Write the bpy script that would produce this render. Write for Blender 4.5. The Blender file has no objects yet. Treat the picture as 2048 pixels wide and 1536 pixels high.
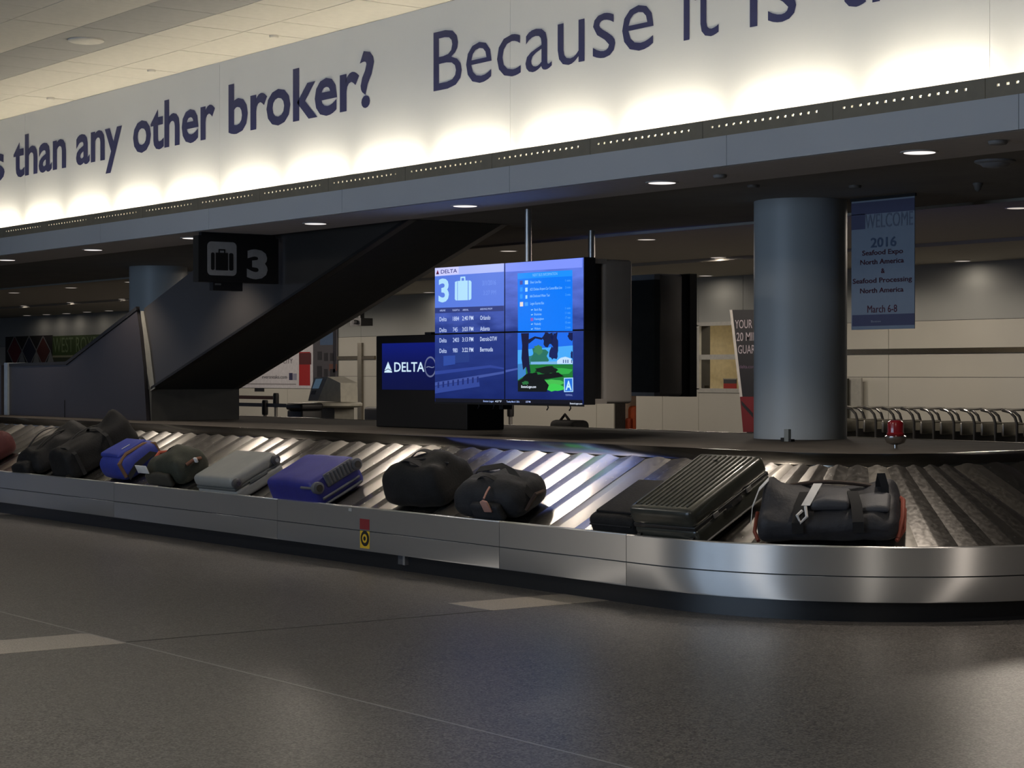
import bpy, bmesh, math, random
from mathutils import Vector, Matrix, noise
random.seed(7)
sc = bpy.context.scene
COL = sc.collection

# ------------------------------------------------------------------ camera
F = 4000.0; W = 2048.0; H = 1536.0
EYE = Vector((0.0, 0.0, 1.55))
HEAD = math.atan2(2944.0, F)            # angle between the view axis and -X
PITCH = math.atan2(20.0, F)
VX, VY = -math.cos(HEAD), math.sin(HEAD)
FWD = Vector((VX * math.cos(PITCH), VY * math.cos(PITCH), -math.sin(PITCH)))
RGT = Vector((VY, -VX, 0.0))
UPV = RGT.cross(FWD)
cd = bpy.data.cameras.new('camera'); cam = bpy.data.objects.new('camera', cd); COL.objects.link(cam)
cd.sensor_width = 36.0; cd.lens = F / W * 36.0; cd.clip_end = 300
M = Matrix((RGT, UPV, -FWD)).transposed().to_4x4(); M.translation = EYE
cam.matrix_world = M
sc.camera = cam

# ------------------------------------------------------------------ world, exposure
world = bpy.data.worlds.new('world'); sc.world = world; world.use_nodes = True
wb = world.node_tree.nodes['Background']; wb.inputs[0].default_value = (0.55, 0.68, 1.0, 1); wb.inputs[1].default_value = 0.6
vs = sc.view_settings
sc.display_settings.display_device = 'sRGB'
vs.view_transform = 'Standard'; vs.look = 'None'; vs.gamma = 1.0; vs.use_curve_mapping = False
vs.exposure = 0.0
sc.cycles.use_denoising = True
sc.cycles.max_bounces = 5; sc.cycles.diffuse_bounces = 3; sc.cycles.glossy_bounces = 3
sc.cycles.use_adaptive_sampling = True; sc.cycles.adaptive_threshold = 0.03
sc.cycles.sample_clamp_indirect = 6.0
sc.cycles.caustics_reflective = False; sc.cycles.caustics_refractive = False

def area_light(name, loc, rot, sx, sy, power, color):
    l = bpy.data.lights.new(name, 'AREA'); l.shape = 'RECTANGLE'; l.size = sx; l.size_y = sy
    l.energy = power; l.color = color
    o = bpy.data.objects.new(name, l); COL.objects.link(o); o.location = loc; o.rotation_euler = rot
    return o
# daylight entering through the tall windows behind the photographer
WIN_X = (-17.2, -13.8, -10.4, -7.0)
for wx in WIN_X:
    for sx in (-.66, .66):
        area_light('window_daylight', (wx + sx, -9.95, 2.1), (math.radians(90), 0, 0), 1.1, 3.2, 80, (0.56, 0.75, 1.0))
# unseen fill lights added over the walkway in front of the carousel (outside the frame)
HALL_FILLS = ((-17.5, 3.2), (-9.5, 1.6), (-2.0, 3.2))
for hx, hy in HALL_FILLS:
    area_light('hall_fill_light', (hx, hy, 4.66), (0, 0, 0), 1.1, 1.1, 120, (1.0, 0.91, 0.80))
COVE_POWER = 60.0       # emission of the cove tubes
DOWN_POWER = 140.0      # watts of each downlight
FAR_POWER = 175.0

# ------------------------------------------------------------------ pixel -> point on a known plane of the hall
def ray(px, py):
    return FWD + RGT * ((px - W / 2) / F) + UPV * ((H / 2 - py) / F)
def at(px, py, X=None, Y=None, Z=None):
    d = ray(px, py)
    if X is not None: t = X / d.x
    elif Y is not None: t = Y / d.y
    else: t = (Z - EYE.z) / d.z
    return EYE + d * t

# ------------------------------------------------------------------ materials
def lin(c):
    return tuple(((v / 255.0) / 12.92 if v / 255.0 <= 0.04045 else ((v / 255.0 + 0.055) / 1.055) ** 2.4) for v in c)
MATS = {}
def mat(name, col, rough=0.6, metal=0.0, var=0.08, scale=12.0, bump=0.0, bscale=80.0, coat=0.0, aniso=0.0, spec=0.5):
    if name in MATS: return MATS[name]
    m = bpy.data.materials.new(name); m.use_nodes = True; MATS[name] = m
    nt = m.node_tree; b = nt.nodes['Principled BSDF']
    b.inputs['Roughness'].default_value = rough; b.inputs['Metallic'].default_value = metal
    b.inputs['Coat Weight'].default_value = coat; b.inputs['Specular IOR Level'].default_value = spec
    tc = nt.nodes.new('ShaderNodeTexCoord')
    n = nt.nodes.new('ShaderNodeTexNoise'); n.inputs['Scale'].default_value = scale; n.inputs['Detail'].default_value = 4
    nt.links.new(tc.outputs['Object'], n.inputs['Vector'])
    r = nt.nodes.new('ShaderNodeValToRGB')
    r.color_ramp.elements[0].position = 0.3; r.color_ramp.elements[1].position = 0.7
    r.color_ramp.elements[0].color = tuple(max(0, c * (1 - var)) for c in col) + (1,)
    r.color_ramp.elements[1].color = tuple(min(1, c * (1 + var)) for c in col) + (1,)
    nt.links.new(n.outputs['Fac'], r.inputs['Fac']); nt.links.new(r.outputs['Color'], b.inputs['Base Color'])
    if bump:
        n2 = nt.nodes.new('ShaderNodeTexNoise'); n2.inputs['Scale'].default_value = bscale; n2.inputs['Detail'].default_value = 3
        nt.links.new(tc.outputs['Object'], n2.inputs['Vector'])
        bp = nt.nodes.new('ShaderNodeBump'); bp.inputs['Strength'].default_value = bump; bp.inputs['Distance'].default_value = 0.01
        nt.links.new(n2.outputs['Fac'], bp.inputs['Height']); nt.links.new(bp.outputs['Normal'], b.inputs['Normal'])
    if aniso:
        b.inputs['Anisotropic'].default_value = aniso
    return m
def emit(name, col, strength=1.0):
    if name in MATS: return MATS[name]
    m = bpy.data.materials.new(name); m.use_nodes = True; MATS[name] = m
    nt = m.node_tree; b = nt.nodes['Principled BSDF']
    b.inputs['Base Color'].default_value = (0.01, 0.01, 0.012, 1); b.inputs['Roughness'].default_value = 0.35
    b.inputs['Emission Color'].default_value = tuple(col) + (1,); b.inputs['Emission Strength'].default_value = strength
    if strength < 2: m.cycles.emission_sampling = 'AUTO' if name == 'far_screen' else 'NONE'   # small glowing prints: seen, not sampled as lamps
    return m
def emit_s(rgb, k=1.0):
    return emit('screen_glow_%02x%02x%02x' % rgb, lin(rgb), k)
def print_mat(rgb, rough=0.7):
    return mat('print_%02x%02x%02x' % rgb, lin(rgb), rough, var=0.03)

# ------------------------------------------------------------------ geometry helpers
class MB:
    """collects geometry in world (or local) coordinates; build() links it as one mesh object"""
    def __init__(s): s.v = []; s.f = []
    def add(s, vs_, fs):
        o = len(s.v); s.v += [tuple(p) for p in vs_]; s.f += [tuple(i + o for i in f) for f in fs]; return s
    def box(s, x0, x1, y0, y1, z0, z1):
        if x0 > x1: x0, x1 = x1, x0
        if y0 > y1: y0, y1 = y1, y0
        if z0 > z1: z0, z1 = z1, z0
        return s.add([(x0,y0,z0),(x1,y0,z0),(x1,y1,z0),(x0,y1,z0),(x0,y0,z1),(x1,y0,z1),(x1,y1,z1),(x0,y1,z1)],
                     [(0,3,2,1),(4,5,6,7),(0,1,5,4),(1,2,6,5),(2,3,7,6),(3,0,4,7)])
    def quad(s, a, b, c, d): return s.add([a, b, c, d], [(0,1,2,3)])
    def poly(s, pts): return s.add(pts, [tuple(range(len(pts)))])
    def prism(s, pts, vec):
        n = len(pts); v = Vector(vec); top = [Vector(p) + v for p in pts]
        return s.add([tuple(p) for p in pts] + [tuple(p) for p in top],
                     [tuple(range(n))[::-1], tuple(range(n, 2 * n))] + [(i, (i+1) % n, n + (i+1) % n, n + i) for i in range(n)])
    def lathe(s, c, prof, seg=32, axis='Z', caps=True):
        c = Vector(c); vs_ = []; fs = []; k = len(prof)
        for i in range(seg):
            a = 2 * math.pi * i / seg; ca, sa = math.cos(a), math.sin(a)
            for r, z in prof:
                p = {'Z': (r*ca, r*sa, z), 'Y': (r*ca, z, -r*sa), 'X': (z, r*ca, r*sa)}[axis]
                vs_.append(c + Vector(p))
        for i in range(seg):
            j = (i + 1) % seg
            for q in range(k - 1): fs.append((i*k+q, j*k+q, j*k+q+1, i*k+q+1))
        if caps: fs.append(tuple(i*k for i in range(seg))[::-1]); fs.append(tuple(i*k+k-1 for i in range(seg)))
        return s.add(vs_, fs)
    def tube(s, pts, r, seg=8):
        pts = [Vector(p) for p in pts]; vs_ = []; fs = []; n = len(pts); ref = None
        for i, p in enumerate(pts):
            t = (pts[min(i+1, n-1)] - pts[max(i-1, 0)]).normalized()
            if ref is None:
                ref = t.cross(Vector((0,0,1)));
                if ref.length < 0.1: ref = t.cross(Vector((0,1,0)))
            a = (ref - t * ref.dot(t)).normalized(); ref = a; b = t.cross(a)
            rr = r[i] if isinstance(r, (list, tuple)) else r
            for k in range(seg):
                w = 2 * math.pi * k / seg; vs_.append(p + (a * math.cos(w) + b * math.sin(w)) * rr)
        for i in range(n - 1):
            for k in range(seg):
                k2 = (k + 1) % seg; fs.append((i*seg+k, i*seg+k2, (i+1)*seg+k2, (i+1)*seg+k))
        fs.append(tuple(range(seg))[::-1]); fs.append(tuple((n-1)*seg + k for k in range(seg)))
        return s.add(vs_, fs)
    def strap(s, pts, wvec, th):
        """flat band along pts, width vector wvec, thickness th"""
        pts = [Vector(p) for p in pts]; w = Vector(wvec) / 2; n = len(pts); vs_ = []; fs = []
        for i, p in enumerate(pts):
            t = (pts[min(i+1, n-1)] - pts[max(i-1, 0)]).normalized(); nn = t.cross(w).normalized() * th / 2
            vs_ += [p - w - nn, p + w - nn, p + w + nn, p - w + nn]
        for i in range(n - 1):
            for k in range(4): fs.append((i*4+k, i*4+(k+1) % 4, (i+1)*4+(k+1) % 4, (i+1)*4+k))
        fs += [(3,2,1,0), ((n-1)*4, (n-1)*4+1, (n-1)*4+2, (n-1)*4+3)]
        return s.add(vs_, fs)
    def rbox(s, l, w, h, r, n=6, m=3, fn=None, c=(0,0,0)):
        """rounded box l x w x h with base at z=0, subdivided; fn deforms points"""
        hx, hy, hz = l/2, w/2, h/2; r = min(r, hx*.98, hy*.98, hz*.98)
        def grid(hd):
            a = [-hd + r * (1 - math.cos(math.pi/2 * i / m)) for i in range(m)]
            mid = [(-hd + r) + (2*hd - 2*r) * i / n for i in range(n + 1)]
            return a + mid + [-q for q in a[::-1]]
        gx, gy, gz = grid(hx), grid(hy), grid(hz)
        vs_ = []; fs = []; idx = {}
        def vert(p):
            inner = Vector((max(-hx+r, min(hx-r, p[0])), max(-hy+r, min(hy-r, p[1])), max(-hz+r, min(hz-r, p[2]))))
            d = Vector(p) - inner
            q = inner + d.normalized() * r if d.length > 1e-9 else inner
            q = Vector((q.x, q.y, q.z + hz))
            if fn: q = Vector(fn(q))
            q = q + Vector(c)
            key = (round(p[0], 6), round(p[1], 6), round(p[2], 6))
            if key not in idx: idx[key] = len(vs_); vs_.append(q)
            return idx[key]
        def face(A, B, mk, flip):
            for i in range(len(A) - 1):
                for j in range(len(B) - 1):
                    q = [vert(mk(A[i], B[j])), vert(mk(A[i+1], B[j])), vert(mk(A[i+1], B[j+1])), vert(mk(A[i], B[j+1]))]
                    fs.append(tuple(q[::-1] if flip else q))
        face(gx, gy, lambda a, b: (a, b, hz), False); face(gx, gy, lambda a, b: (a, b, -hz), True)
        face(gx, gz, lambda a, b: (a, -hy, b), False); face(gx, gz, lambda a, b: (a, hy, b), True)
        face(gy, gz, lambda a, b: (hx, a, b), False); face(gy, gz, lambda a, b: (-hx, a, b), True)
        return s.add(vs_, fs)
    def build(s, name, m, parent=None, local=False, smooth=False, normals=True):
        me = bpy.data.meshes.new(name)
        off = Vector((0, 0, 0)) if (parent is None or local) else origin(parent)
        me.from_pydata([tuple(Vector(p) - off) for p in s.v], [], s.f)
        if normals:
            bm = bmesh.new(); bm.from_mesh(me); bmesh.ops.recalc_face_normals(bm, faces=bm.faces); bm.to_mesh(me); bm.free()
        me.materials.append(m)
        if smooth:
            me.shade_smooth() if smooth is True else me.shade_smooth()
            me.set_sharp_from_angle(angle=math.radians(38))
        me.update()
        o = bpy.data.objects.new(name, me); COL.objects.link(o)
        if parent: o.parent = parent
        return o
def origin(o):
    v = Vector(o.location)
    while o.parent: o = o.parent; v = v + Vector(o.location)
    return v
def tag(o, label=None, cat=None, group=None, kind=None):
    if label: o['label'] = label
    if cat: o['category'] = cat
    if group: o['group'] = group
    if kind: o['kind'] = kind
    return o
def thing(name, label, cat, loc=(0,0,0), group=None, matrix=None):
    o = bpy.data.objects.new(name, None); COL.objects.link(o); o.empty_display_size = 0.1
    if matrix is not None: o.matrix_world = matrix
    else: o.location = loc
    return tag(o, label, cat, group)
def struct(o, label=None, cat=None): return tag(o, label, cat, kind='structure')

# ---- lettering
_tcache = {}
def glyph_mesh(body, bold):
    key = (body, bold)
    if key not in _tcache:
        cu = bpy.data.curves.new('lettering_curve', 'FONT'); cu.body = body; cu.resolution_u = 3; cu.offset = bold
        o = bpy.data.objects.new('lettering_curve', cu); COL.objects.link(o)
        dg = bpy.context.evaluated_depsgraph_get(); dg.update()
        me = bpy.data.meshes.new_from_object(o.evaluated_get(dg), depsgraph=dg)
        vs_ = [tuple(v.co) for v in me.vertices]; fs = [tuple(p.vertices) for p in me.polygons]
        bpy.data.objects.remove(o); bpy.data.curves.remove(cu); bpy.data.meshes.remove(me)
        _tcache[key] = (vs_, fs)
    return _tcache[key]
def lettering(name, body, m, parent, p0, p1, cap, up=(0,0,1), bold=0.0, depth=0.0, ref='H', aspect=None):
    """body set from p0 (left end of baseline) to p1 (right end); capitals cap metres tall"""
    vs_, fs = glyph_mesh(body, bold)
    rv, _ = glyph_mesh(ref, bold); rh = max(v[1] for v in rv) - min(v[1] for v in rv)
    x0 = min(v[0] for v in vs_); x1 = max(v[0] for v in vs_)
    p0, p1 = Vector(p0), Vector(p1); ax = (p1 - p0) / (x1 - x0); up = Vector(up) * (cap / rh)
    mb = MB(); mb.add([p0 + ax * (v[0] - x0) + up * v[1] for v in vs_], fs)
    return mb.build(name, m, parent, normals=False)

# ------------------------------------------------------------------ common materials
def terrazzo():
    m = bpy.data.materials.new('terrazzo'); m.use_nodes = True; nt = m.node_tree; b = nt.nodes['Principled BSDF']
    tc = nt.nodes.new('ShaderNodeTexCoord')
    v = nt.nodes.new('ShaderNodeTexVoronoi'); v.inputs['Scale'].default_value = 110
    v2 = nt.nodes.new('ShaderNodeTexNoise'); v2.inputs['Scale'].default_value = 0.6; v2.inputs['Detail'].default_value = 3
    for n in (v, v2): nt.links.new(tc.outputs['Object'], n.inputs['Vector'])
    r = nt.nodes.new('ShaderNodeValToRGB'); e = r.color_ramp.elements
    e[0].position = 0.0; e[0].color = (0.035, 0.032, 0.030, 1)
    e[1].position = 1.0; e[1].color = (0.235, 0.22, 0.205, 1)
    e2 = r.color_ramp.elements.new(0.45); e2.color = (0.10, 0.094, 0.089, 1)
    sep = nt.nodes.new('ShaderNodeSeparateColor'); nt.links.new(v.outputs['Color'], sep.inputs[0])
    nt.links.new(sep.outputs[0], r.inputs['Fac'])
    mx = nt.nodes.new('ShaderNodeMix'); mx.data_type = 'RGBA'; mx.blend_type = 'MULTIPLY'; mx.inputs['Factor'].default_value = 0.35
    nt.links.new(r.outputs['Color'], mx.inputs['A']); nt.links.new(v2.outputs['Fac'], mx.inputs['B'])
    nt.links.new(mx.outputs['Result'], b.inputs['Base Color'])
    b.inputs['Roughness'].default_value = 0.36; b.inputs['Specular IOR Level'].default_value = 0.32
    return m
def steel(name, base=(0.42, 0.42, 0.42), rough=0.34, aniso=0.0, streak=(1.5, 1.5, 120), var=0.08, rot=0.0, wobble=0.0):
    """brushed stainless; streak scales the brushing noise"""
    m = bpy.data.materials.new(name); m.use_nodes = True; nt = m.node_tree; b = nt.nodes['Principled BSDF']
    tc = nt.nodes.new('ShaderNodeTexCoord'); mp = nt.nodes.new('ShaderNodeMapping'); mp.inputs['Scale'].default_value = streak
    n = nt.nodes.new('ShaderNodeTexNoise'); n.inputs['Scale'].default_value = 4; n.inputs['Detail'].default_value = 3
    nt.links.new(tc.outputs['Object'], mp.inputs['Vector']); nt.links.new(mp.outputs['Vector'], n.inputs['Vector'])
    r = nt.nodes.new('ShaderNodeMapRange'); r.inputs['To Min'].default_value = rough - 0.07; r.inputs['To Max'].default_value = rough + 0.09
    nt.links.new(n.outputs['Fac'], r.inputs['Value']); nt.links.new(r.outputs['Result'], b.inputs['Roughness'])
    b.inputs['Base Color'].default_value = base + (1,); b.inputs['Metallic'].default_value = 1.0
    if wobble:
        n2 = nt.nodes.new('ShaderNodeTexNoise'); n2.inputs['Scale'].default_value = 9; n2.inputs['Detail'].default_value = 2
        nt.links.new(tc.outputs['Object'], n2.inputs['Vector'])
        bp = nt.nodes.new('ShaderNodeBump'); bp.inputs['Strength'].default_value = wobble; bp.inputs['Distance'].default_value = 0.02
        nt.links.new(n2.outputs['Fac'], bp.inputs['Height']); nt.links.new(bp.outputs['Normal'], b.inputs['Normal'])
    if aniso:
        b.inputs['Anisotropic'].default_value = aniso; b.inputs['Anisotropic Rotation'].default_value = rot
        tg = nt.nodes.new('ShaderNodeTangent'); tg.direction_type = 'RADIAL'; tg.axis = 'Z'
        nt.links.new(tg.outputs['Tangent'], b.inputs['Tangent'])
    MATS[name] = m
    return m
TERR = terrazzo()
STEEL_SIDE = steel('brushed_steel_side', (0.66, 0.66, 0.66), 0.43, aniso=1.0, rot=0.25)
MATS['brushed_steel_side'].node_tree.nodes['Principled BSDF'].inputs['Metallic'].default_value = 0.85
STEEL_TRIM = steel('brushed_steel_trim', (0.27, 0.255, 0.225), 0.17)
SLAT = steel('slat_steel', (0.62, 0.60, 0.57), 0.23, streak=(9, 9, 3))
SLAT_WORN = steel('slat_steel_worn', (0.52, 0.50, 0.46), 0.33, streak=(9, 9, 3))
CHROME = mat('chrome', (0.6, 0.6, 0.6), 0.18, 1.0)
RUBBER = mat('black_rubber', (0.006, 0.006, 0.006), 0.55)
CREAM = mat('cream_tile', (0.74, 0.70, 0.62), 0.85, var=0.03, bump=0.1)
GREYTILE = mat('grey_tile', (0.44, 0.43, 0.41), 0.85, var=0.03)
GRID = mat('tile_grid', (0.40, 0.38, 0.35), 0.7)
VINYL = mat('banner_vinyl', (0.74, 0.75, 0.76), 0.55, var=0.01, scale=2)
NAVY = mat('navy_print', lin((38, 44, 92)), 0.5)
FASCIA = mat('fascia_aluminium', (0.33, 0.37, 0.43), 0.5, var=0.03, scale=1.0)
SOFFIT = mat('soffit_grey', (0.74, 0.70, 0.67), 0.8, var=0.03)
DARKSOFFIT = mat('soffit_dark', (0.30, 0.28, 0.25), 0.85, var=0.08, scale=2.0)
FARCEIL = mat('far_ceiling_paint', (0.42, 0.40, 0.35), 0.9, var=0.03)
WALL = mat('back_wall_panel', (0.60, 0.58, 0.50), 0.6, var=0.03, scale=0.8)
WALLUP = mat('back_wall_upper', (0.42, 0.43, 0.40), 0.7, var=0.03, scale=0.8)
SEAM = mat('dark_seam', (0.05, 0.048, 0.045), 0.7)
HALLWALL = mat('hall_wall', (0.45, 0.43, 0.40), 0.8)
COLUMN = mat('column_paint', (0.39, 0.42, 0.435), 0.45, var=0.03, scale=1.0)
BLACK = mat('black_plastic', (0.008, 0.008, 0.009), 0.45)
GREYBOX = mat('casing_grey', (0.27, 0.25, 0.23), 0.6, var=0.03)
CREAMSTRIP = mat('cream_terrazzo', (0.40, 0.36, 0.31), 0.26, var=0.25, scale=120)
ZINC = mat('zinc_strip', (0.30, 0.29, 0.28), 0.35, 0.4)
DECK = mat('deck_laminate', (0.042, 0.036, 0.030), 0.85, spec=.2, var=0.2, scale=3.0, bump=0.15, bscale=60)

# =================================================================== STRUCTURE
# ---- floor
fl = struct(MB().box(-75, 10, -10, 34, -0.2, 0.0).build('floor', TERR), 'dark grey speckled terrazzo floor with cream bands', 'floor')
def floor_band(x0, x1, y0, y1, m, nm):
    MB().box(x0, x1, y0, y1, -0.004, 0.0015).build(nm, m, fl)
floor_band(-11.13, -10.58, -10, 5.03, CREAMSTRIP, 'cream_band')
floor_band(-11.13, -10.62, 7.66, 8.9, CREAMSTRIP, 'cream_band')
floor_band(-21.6, -21.1, 7.66, 8.9, CREAMSTRIP, 'cream_band')
floor_band(-21.6, -21.1, -10, 5.03, CREAMSTRIP, 'cream_band')
floor_band(-60, 9, 5.03, 5.043, ZINC, 'divider_strip')
floor_band(-10.635, -10.615, 5.043, 7.66, SEAM, 'divider_strip')
floor_band(-21.12, -21.10, 5.043, 7.66, SEAM, 'divider_strip')

# ---- hall ceiling with tiles (z = 4.73)
ZC = 4.73
ceil = struct(MB().box(-60, 10, -10, 9.75, ZC + 0.05, ZC + 0.2).build('ceiling', GRID), 'cream tiled ceiling above the advertising banner', 'ceiling')
rows = [9.74, 9.02, 8.39, 7.69, 7.03, 6.37, 5.71]
tile_cache = {}
for ri in range(len(rows) - 1):
    y1, y0 = rows[ri], rows[ri + 1]
    grey = ri == 2
    for k in range(27):
        x1 = -12.5 - 0.66 * k; x0 = x1 - 0.66
        key = ri
        if key not in tile_cache:
            me = MB().box(0.004, 0.656, 0.004, y1 - y0 - 0.004, 0, 0.04).build('ceiling_tile', GREYTILE if grey else CREAM, ceil)
            tile_cache[key] = me.data; o = me
        else:
            o = bpy.data.objects.new('ceiling_tile', tile_cache[key]); COL.objects.link(o); o.parent = ceil
        o.location = (x0, y0, ZC + random.uniform(0, 0.003))
# remaining field of the hall ceiling, out of frame
MB().box(-60, 10, -10, 5.70, ZC, ZC + 0.05).build('ceiling_field', CREAM, ceil)
MB().box(-12.49, 10, 5.71, 9.74, ZC, ZC + 0.05).build('ceiling_field', CREAM, ceil)
MB().box(-60, -30.33, 5.71, 9.74, ZC, ZC + 0.05).build('ceiling_field', CREAM, ceil)
# walls of the hall behind the photographer, with three windows
wb_ = MB()
xs = [-60]
for wx in sorted(WIN_X): xs += [wx - 1.3, wx + 1.3]
xs.append(10)
for i in range(0, len(xs), 2): wb_.box(xs[i], xs[i+1], -10.3, -10, 0, ZC)
for i in range(1, len(xs) - 1, 2): wb_.box(xs[i], xs[i+1], -10.3, -10, 0, 0.4); wb_.box(xs[i], xs[i+1], -10.3, -10, 3.8, ZC)
struct(wb_.build('wall_rear', HALLWALL), 'plain wall with windows behind the viewpoint', 'wall')
for i, wx in enumerate(sorted(WIN_X)):
    w = struct(MB().box(wx - 1.3, wx + 1.3, -10.2, -10.16, 0.4, 0.46).box(wx - 1.3, wx + 1.3, -10.2, -10.16, 3.74, 3.8)
        .box(wx - 1.3, wx - 1.24, -10.2, -10.16, 0.4, 3.8).box(wx + 1.24, wx + 1.3, -10.2, -10.16, 0.4, 3.8)
        .box(wx - 0.03, wx + 0.03, -10.2, -10.16, 0.4, 3.8).build('window_%d' % (i + 1), BLACK), 'tall window behind the viewpoint', 'window')
struct(MB().box(10, 10.3, -10, 34, 0, ZC + .2).build('wall_right', HALLWALL), 'plain side wall right of the frame', 'wall')
struct(MB().box(-75.3, -75, -10, 34, 0, ZC + .2).build('wall_left', HALLWALL), 'plain end wall far left', 'wall')

# ---- bulkhead: advertising banner, cove, fascia, soffits
YB = 9.70; YFA = 9.45; ZS = 3.0; ZF1 = 3.21; ZL = 3.335
bulk = struct(MB().box(-60, 10, YB + .01, YB + .25, ZS + 0.03, ZC + 0.1).build('wall_bulkhead', HALLWALL), 'bulkhead wall carrying the advertising banner', 'wall')
ban = thing('advertising_banner', 'long white wall banner with navy lettering above the light cove', 'banner', (-15, YB, ZL))
seams = [-60, -40, -33.2, -28.2, -23.2, -18.2, -13.2, -8.2, -3.2, 9.9]
for a, b in zip(seams[:-1], seams[1:]):
    MB().box(a + .0015, b - .0015, YB - .004, YB + .009, 3.10, ZC - .002).build('banner_sheet', VINYL, ban)
def on_ban(px, py): return at(px, py, Y=YB - .007)
BZ = 3.985
def ban_word(body, pxa, pxb, bold):
    a = on_ban(pxa, 300); b = on_ban(pxb, 300); a.z = b.z = BZ
    lettering('lettering', body, NAVY, ban, a, b, 0.505, bold=bold, ref='B')
for body, a, b in (('less', -110, 9), ('than', 27, 132), ('any', 152, 244), ('other', 266, 430), ('broker?', 457, 748)): ban_word(body, a, b, 0.022)
for body, a, b in (('Because', 867, 1307), ('it', 1366, 1437), ('is', 1498, 1592), ('th', 1672, 1815)): ban_word(body, a, b, -0.004)

# fascia
fas = struct(MB().box(-60, 10, YFA + .02, YFA + .06, ZS + .01, ZF1 - .002).build('trim_1', SEAM), 'blue grey metal fascia below the light cove', 'fascia')
xs = [10.0] + [at(px, 340, Y=YFA).x for px in (1453, 1019, 683, 417, 203)]
p_ = xs[1] - xs[2]
fx = [xs[1] + p_ * 2, xs[1] + p_, ] + [xs[1] - p_ * k for k in range(0, 14)]
fx = sorted(fx)
for a, b in zip(fx[:-1], fx[1:]):
    MB().box(a + .002, b - .002, YFA, YFA + .02, ZS, ZF1).build('fascia_panel', FASCIA, fas)
# soffits
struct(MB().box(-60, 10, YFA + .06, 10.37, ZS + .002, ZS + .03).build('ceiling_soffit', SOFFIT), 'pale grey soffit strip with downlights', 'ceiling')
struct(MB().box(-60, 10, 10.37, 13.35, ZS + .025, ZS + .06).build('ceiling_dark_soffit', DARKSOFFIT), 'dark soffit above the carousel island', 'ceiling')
struct(MB().box(-75, 10, 13.35, 13.37, ZS + .0, 3.4).build('trim_2', FARCEIL), 'narrow upstand at the far edge of the dark soffit', 'trim')
ZFAR = 3.4
fc = struct(MB().box(-75, 10, 13.37, 26, ZFAR, ZFAR + .1).build('ceiling_far', FARCEIL), 'dim far hall ceiling beyond the carousel', 'ceiling')
MB().box(-75, 10, 16.6, 16.9, ZFAR - .05, ZFAR).build('ceiling_rib', FARCEIL, fc)
MB().box(-75, 10, 21.5, 21.8, ZFAR - .05, ZFAR).build('ceiling_rib', FARCEIL, fc)

# ---- cove light fixtures: one 4 ft fluorescent per bay, slotted front
TUBE = emit('cove_tube', (1.0, 0.90, 0.70), COVE_POWER)
LOUVRE = mat('louvre_olive', (0.15, 0.14, 0.11), 0.6)
def cove_light(x0, n):
    pitch = 1.272
    t = thing('cove_light_fixture', ORD(n) + ' slotted cove light fixture from the right, glowing under the advertising banner', 'light', (x0, YFA, ZF1), 'cove lights under the banner')
    x1 = x0 + pitch
    hb = MB(); z0, z1 = ZF1, ZL
    hz0, hz1 = ZF1 + .064, ZF1 + .080
    ns = 15; sx = x0 + .09; step = (pitch - .18) / ns
    hb.box(x0 + .002, x1 - .002, YFA, YFA + .014, z0, hz0).box(x0 + .002, x1 - .002, YFA, YFA + .014, hz1, z1)
    hb.box(x0 + .002, sx, YFA, YFA + .014, hz0, hz1).box(sx + ns * step, x1 - .002, YFA, YFA + .014, hz0, hz1)
    for i in range(ns):
        a = sx + i * step + .019; hb.box(a, sx + (i + 1) * step, YFA, YFA + .014, hz0, hz1)
    hb.build('slotted_cover', LOUVRE, t)
    MB().box(x0 + .002, x1 - .002, YFA + .014, YB - .006, z0, z0 + .01).build('tray', mat('tray_white', (.7, .68, .62), .6), t)
    MB().tube([(x0 + .13, YFA + .085, ZF1 + .104), (x1 - .13, YFA + .085, ZF1 + .104)], .016, 10).build('fluorescent_tube', TUBE, t, smooth=True)
    MB().box(x0 + .07, x0 + .13, YFA + .06, YFA + .11, z0 + .01, z0 + .122).build('tube_holder', mat('holder_white', (.7, .68, .62), .5), t)
    MB().box(x1 - .13, x1 - .07, YFA + .06, YFA + .11, z0 + .01, z0 + .122).build('tube_holder', MATS['holder_white'], t)
_ORD = ['first','second','third','fourth','fifth','sixth','seventh','eighth','ninth','tenth','eleventh','twelfth','thirteenth','fourteenth','fifteenth','sixteenth','seventeenth','eighteenth','nineteenth','twentieth','twenty-first','twenty-second']
def ORD(i): return _ORD[i]
for k in range(17):
    cove_light(-6.8 - 1.272 * k + .045, k)

# ---- back wall of the far hall with panels, rail, window, doorway
YW = 25.7
def wx(px, py=700): return at(px, py, Y=YW).x
RAILZ0, RAILZ1 = 1.895, 1.985
def wz(px, py): return at(px, py, Y=YW).z
WINX0, WINX1 = wx(1397), wx(1486); WZ0, WZ1 = wz(1440, 779), wz(1440, 649)
DX0, DX1 = wx(1228), wx(1272)
bw = struct(MB().box(-75, DX0, YW + .03, YW + .3, 0, 3.5).box(DX0, DX1, YW + .03, YW + .3, 2.15, 3.5).box(DX1, WINX0, YW + .03, YW + .3, 0, 3.5)
    .box(WINX0, WINX1, YW + .03, YW + .3, 0, WZ0).box(WINX0, WINX1, YW + .03, YW + .3, WZ1, 3.5).box(WINX1, 10, YW + .03, YW + .3, 0, 3.5)
    .build('wall_back', SEAM), 'pale panelled back wall of the far hall', 'wall')
edges = sorted([-75, wx(-200), wx(575), wx(722), wx(975), wx(1193), DX0, DX1, wx(1325), WINX0, WINX1, wx(1777), wx(2090), 10])
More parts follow.
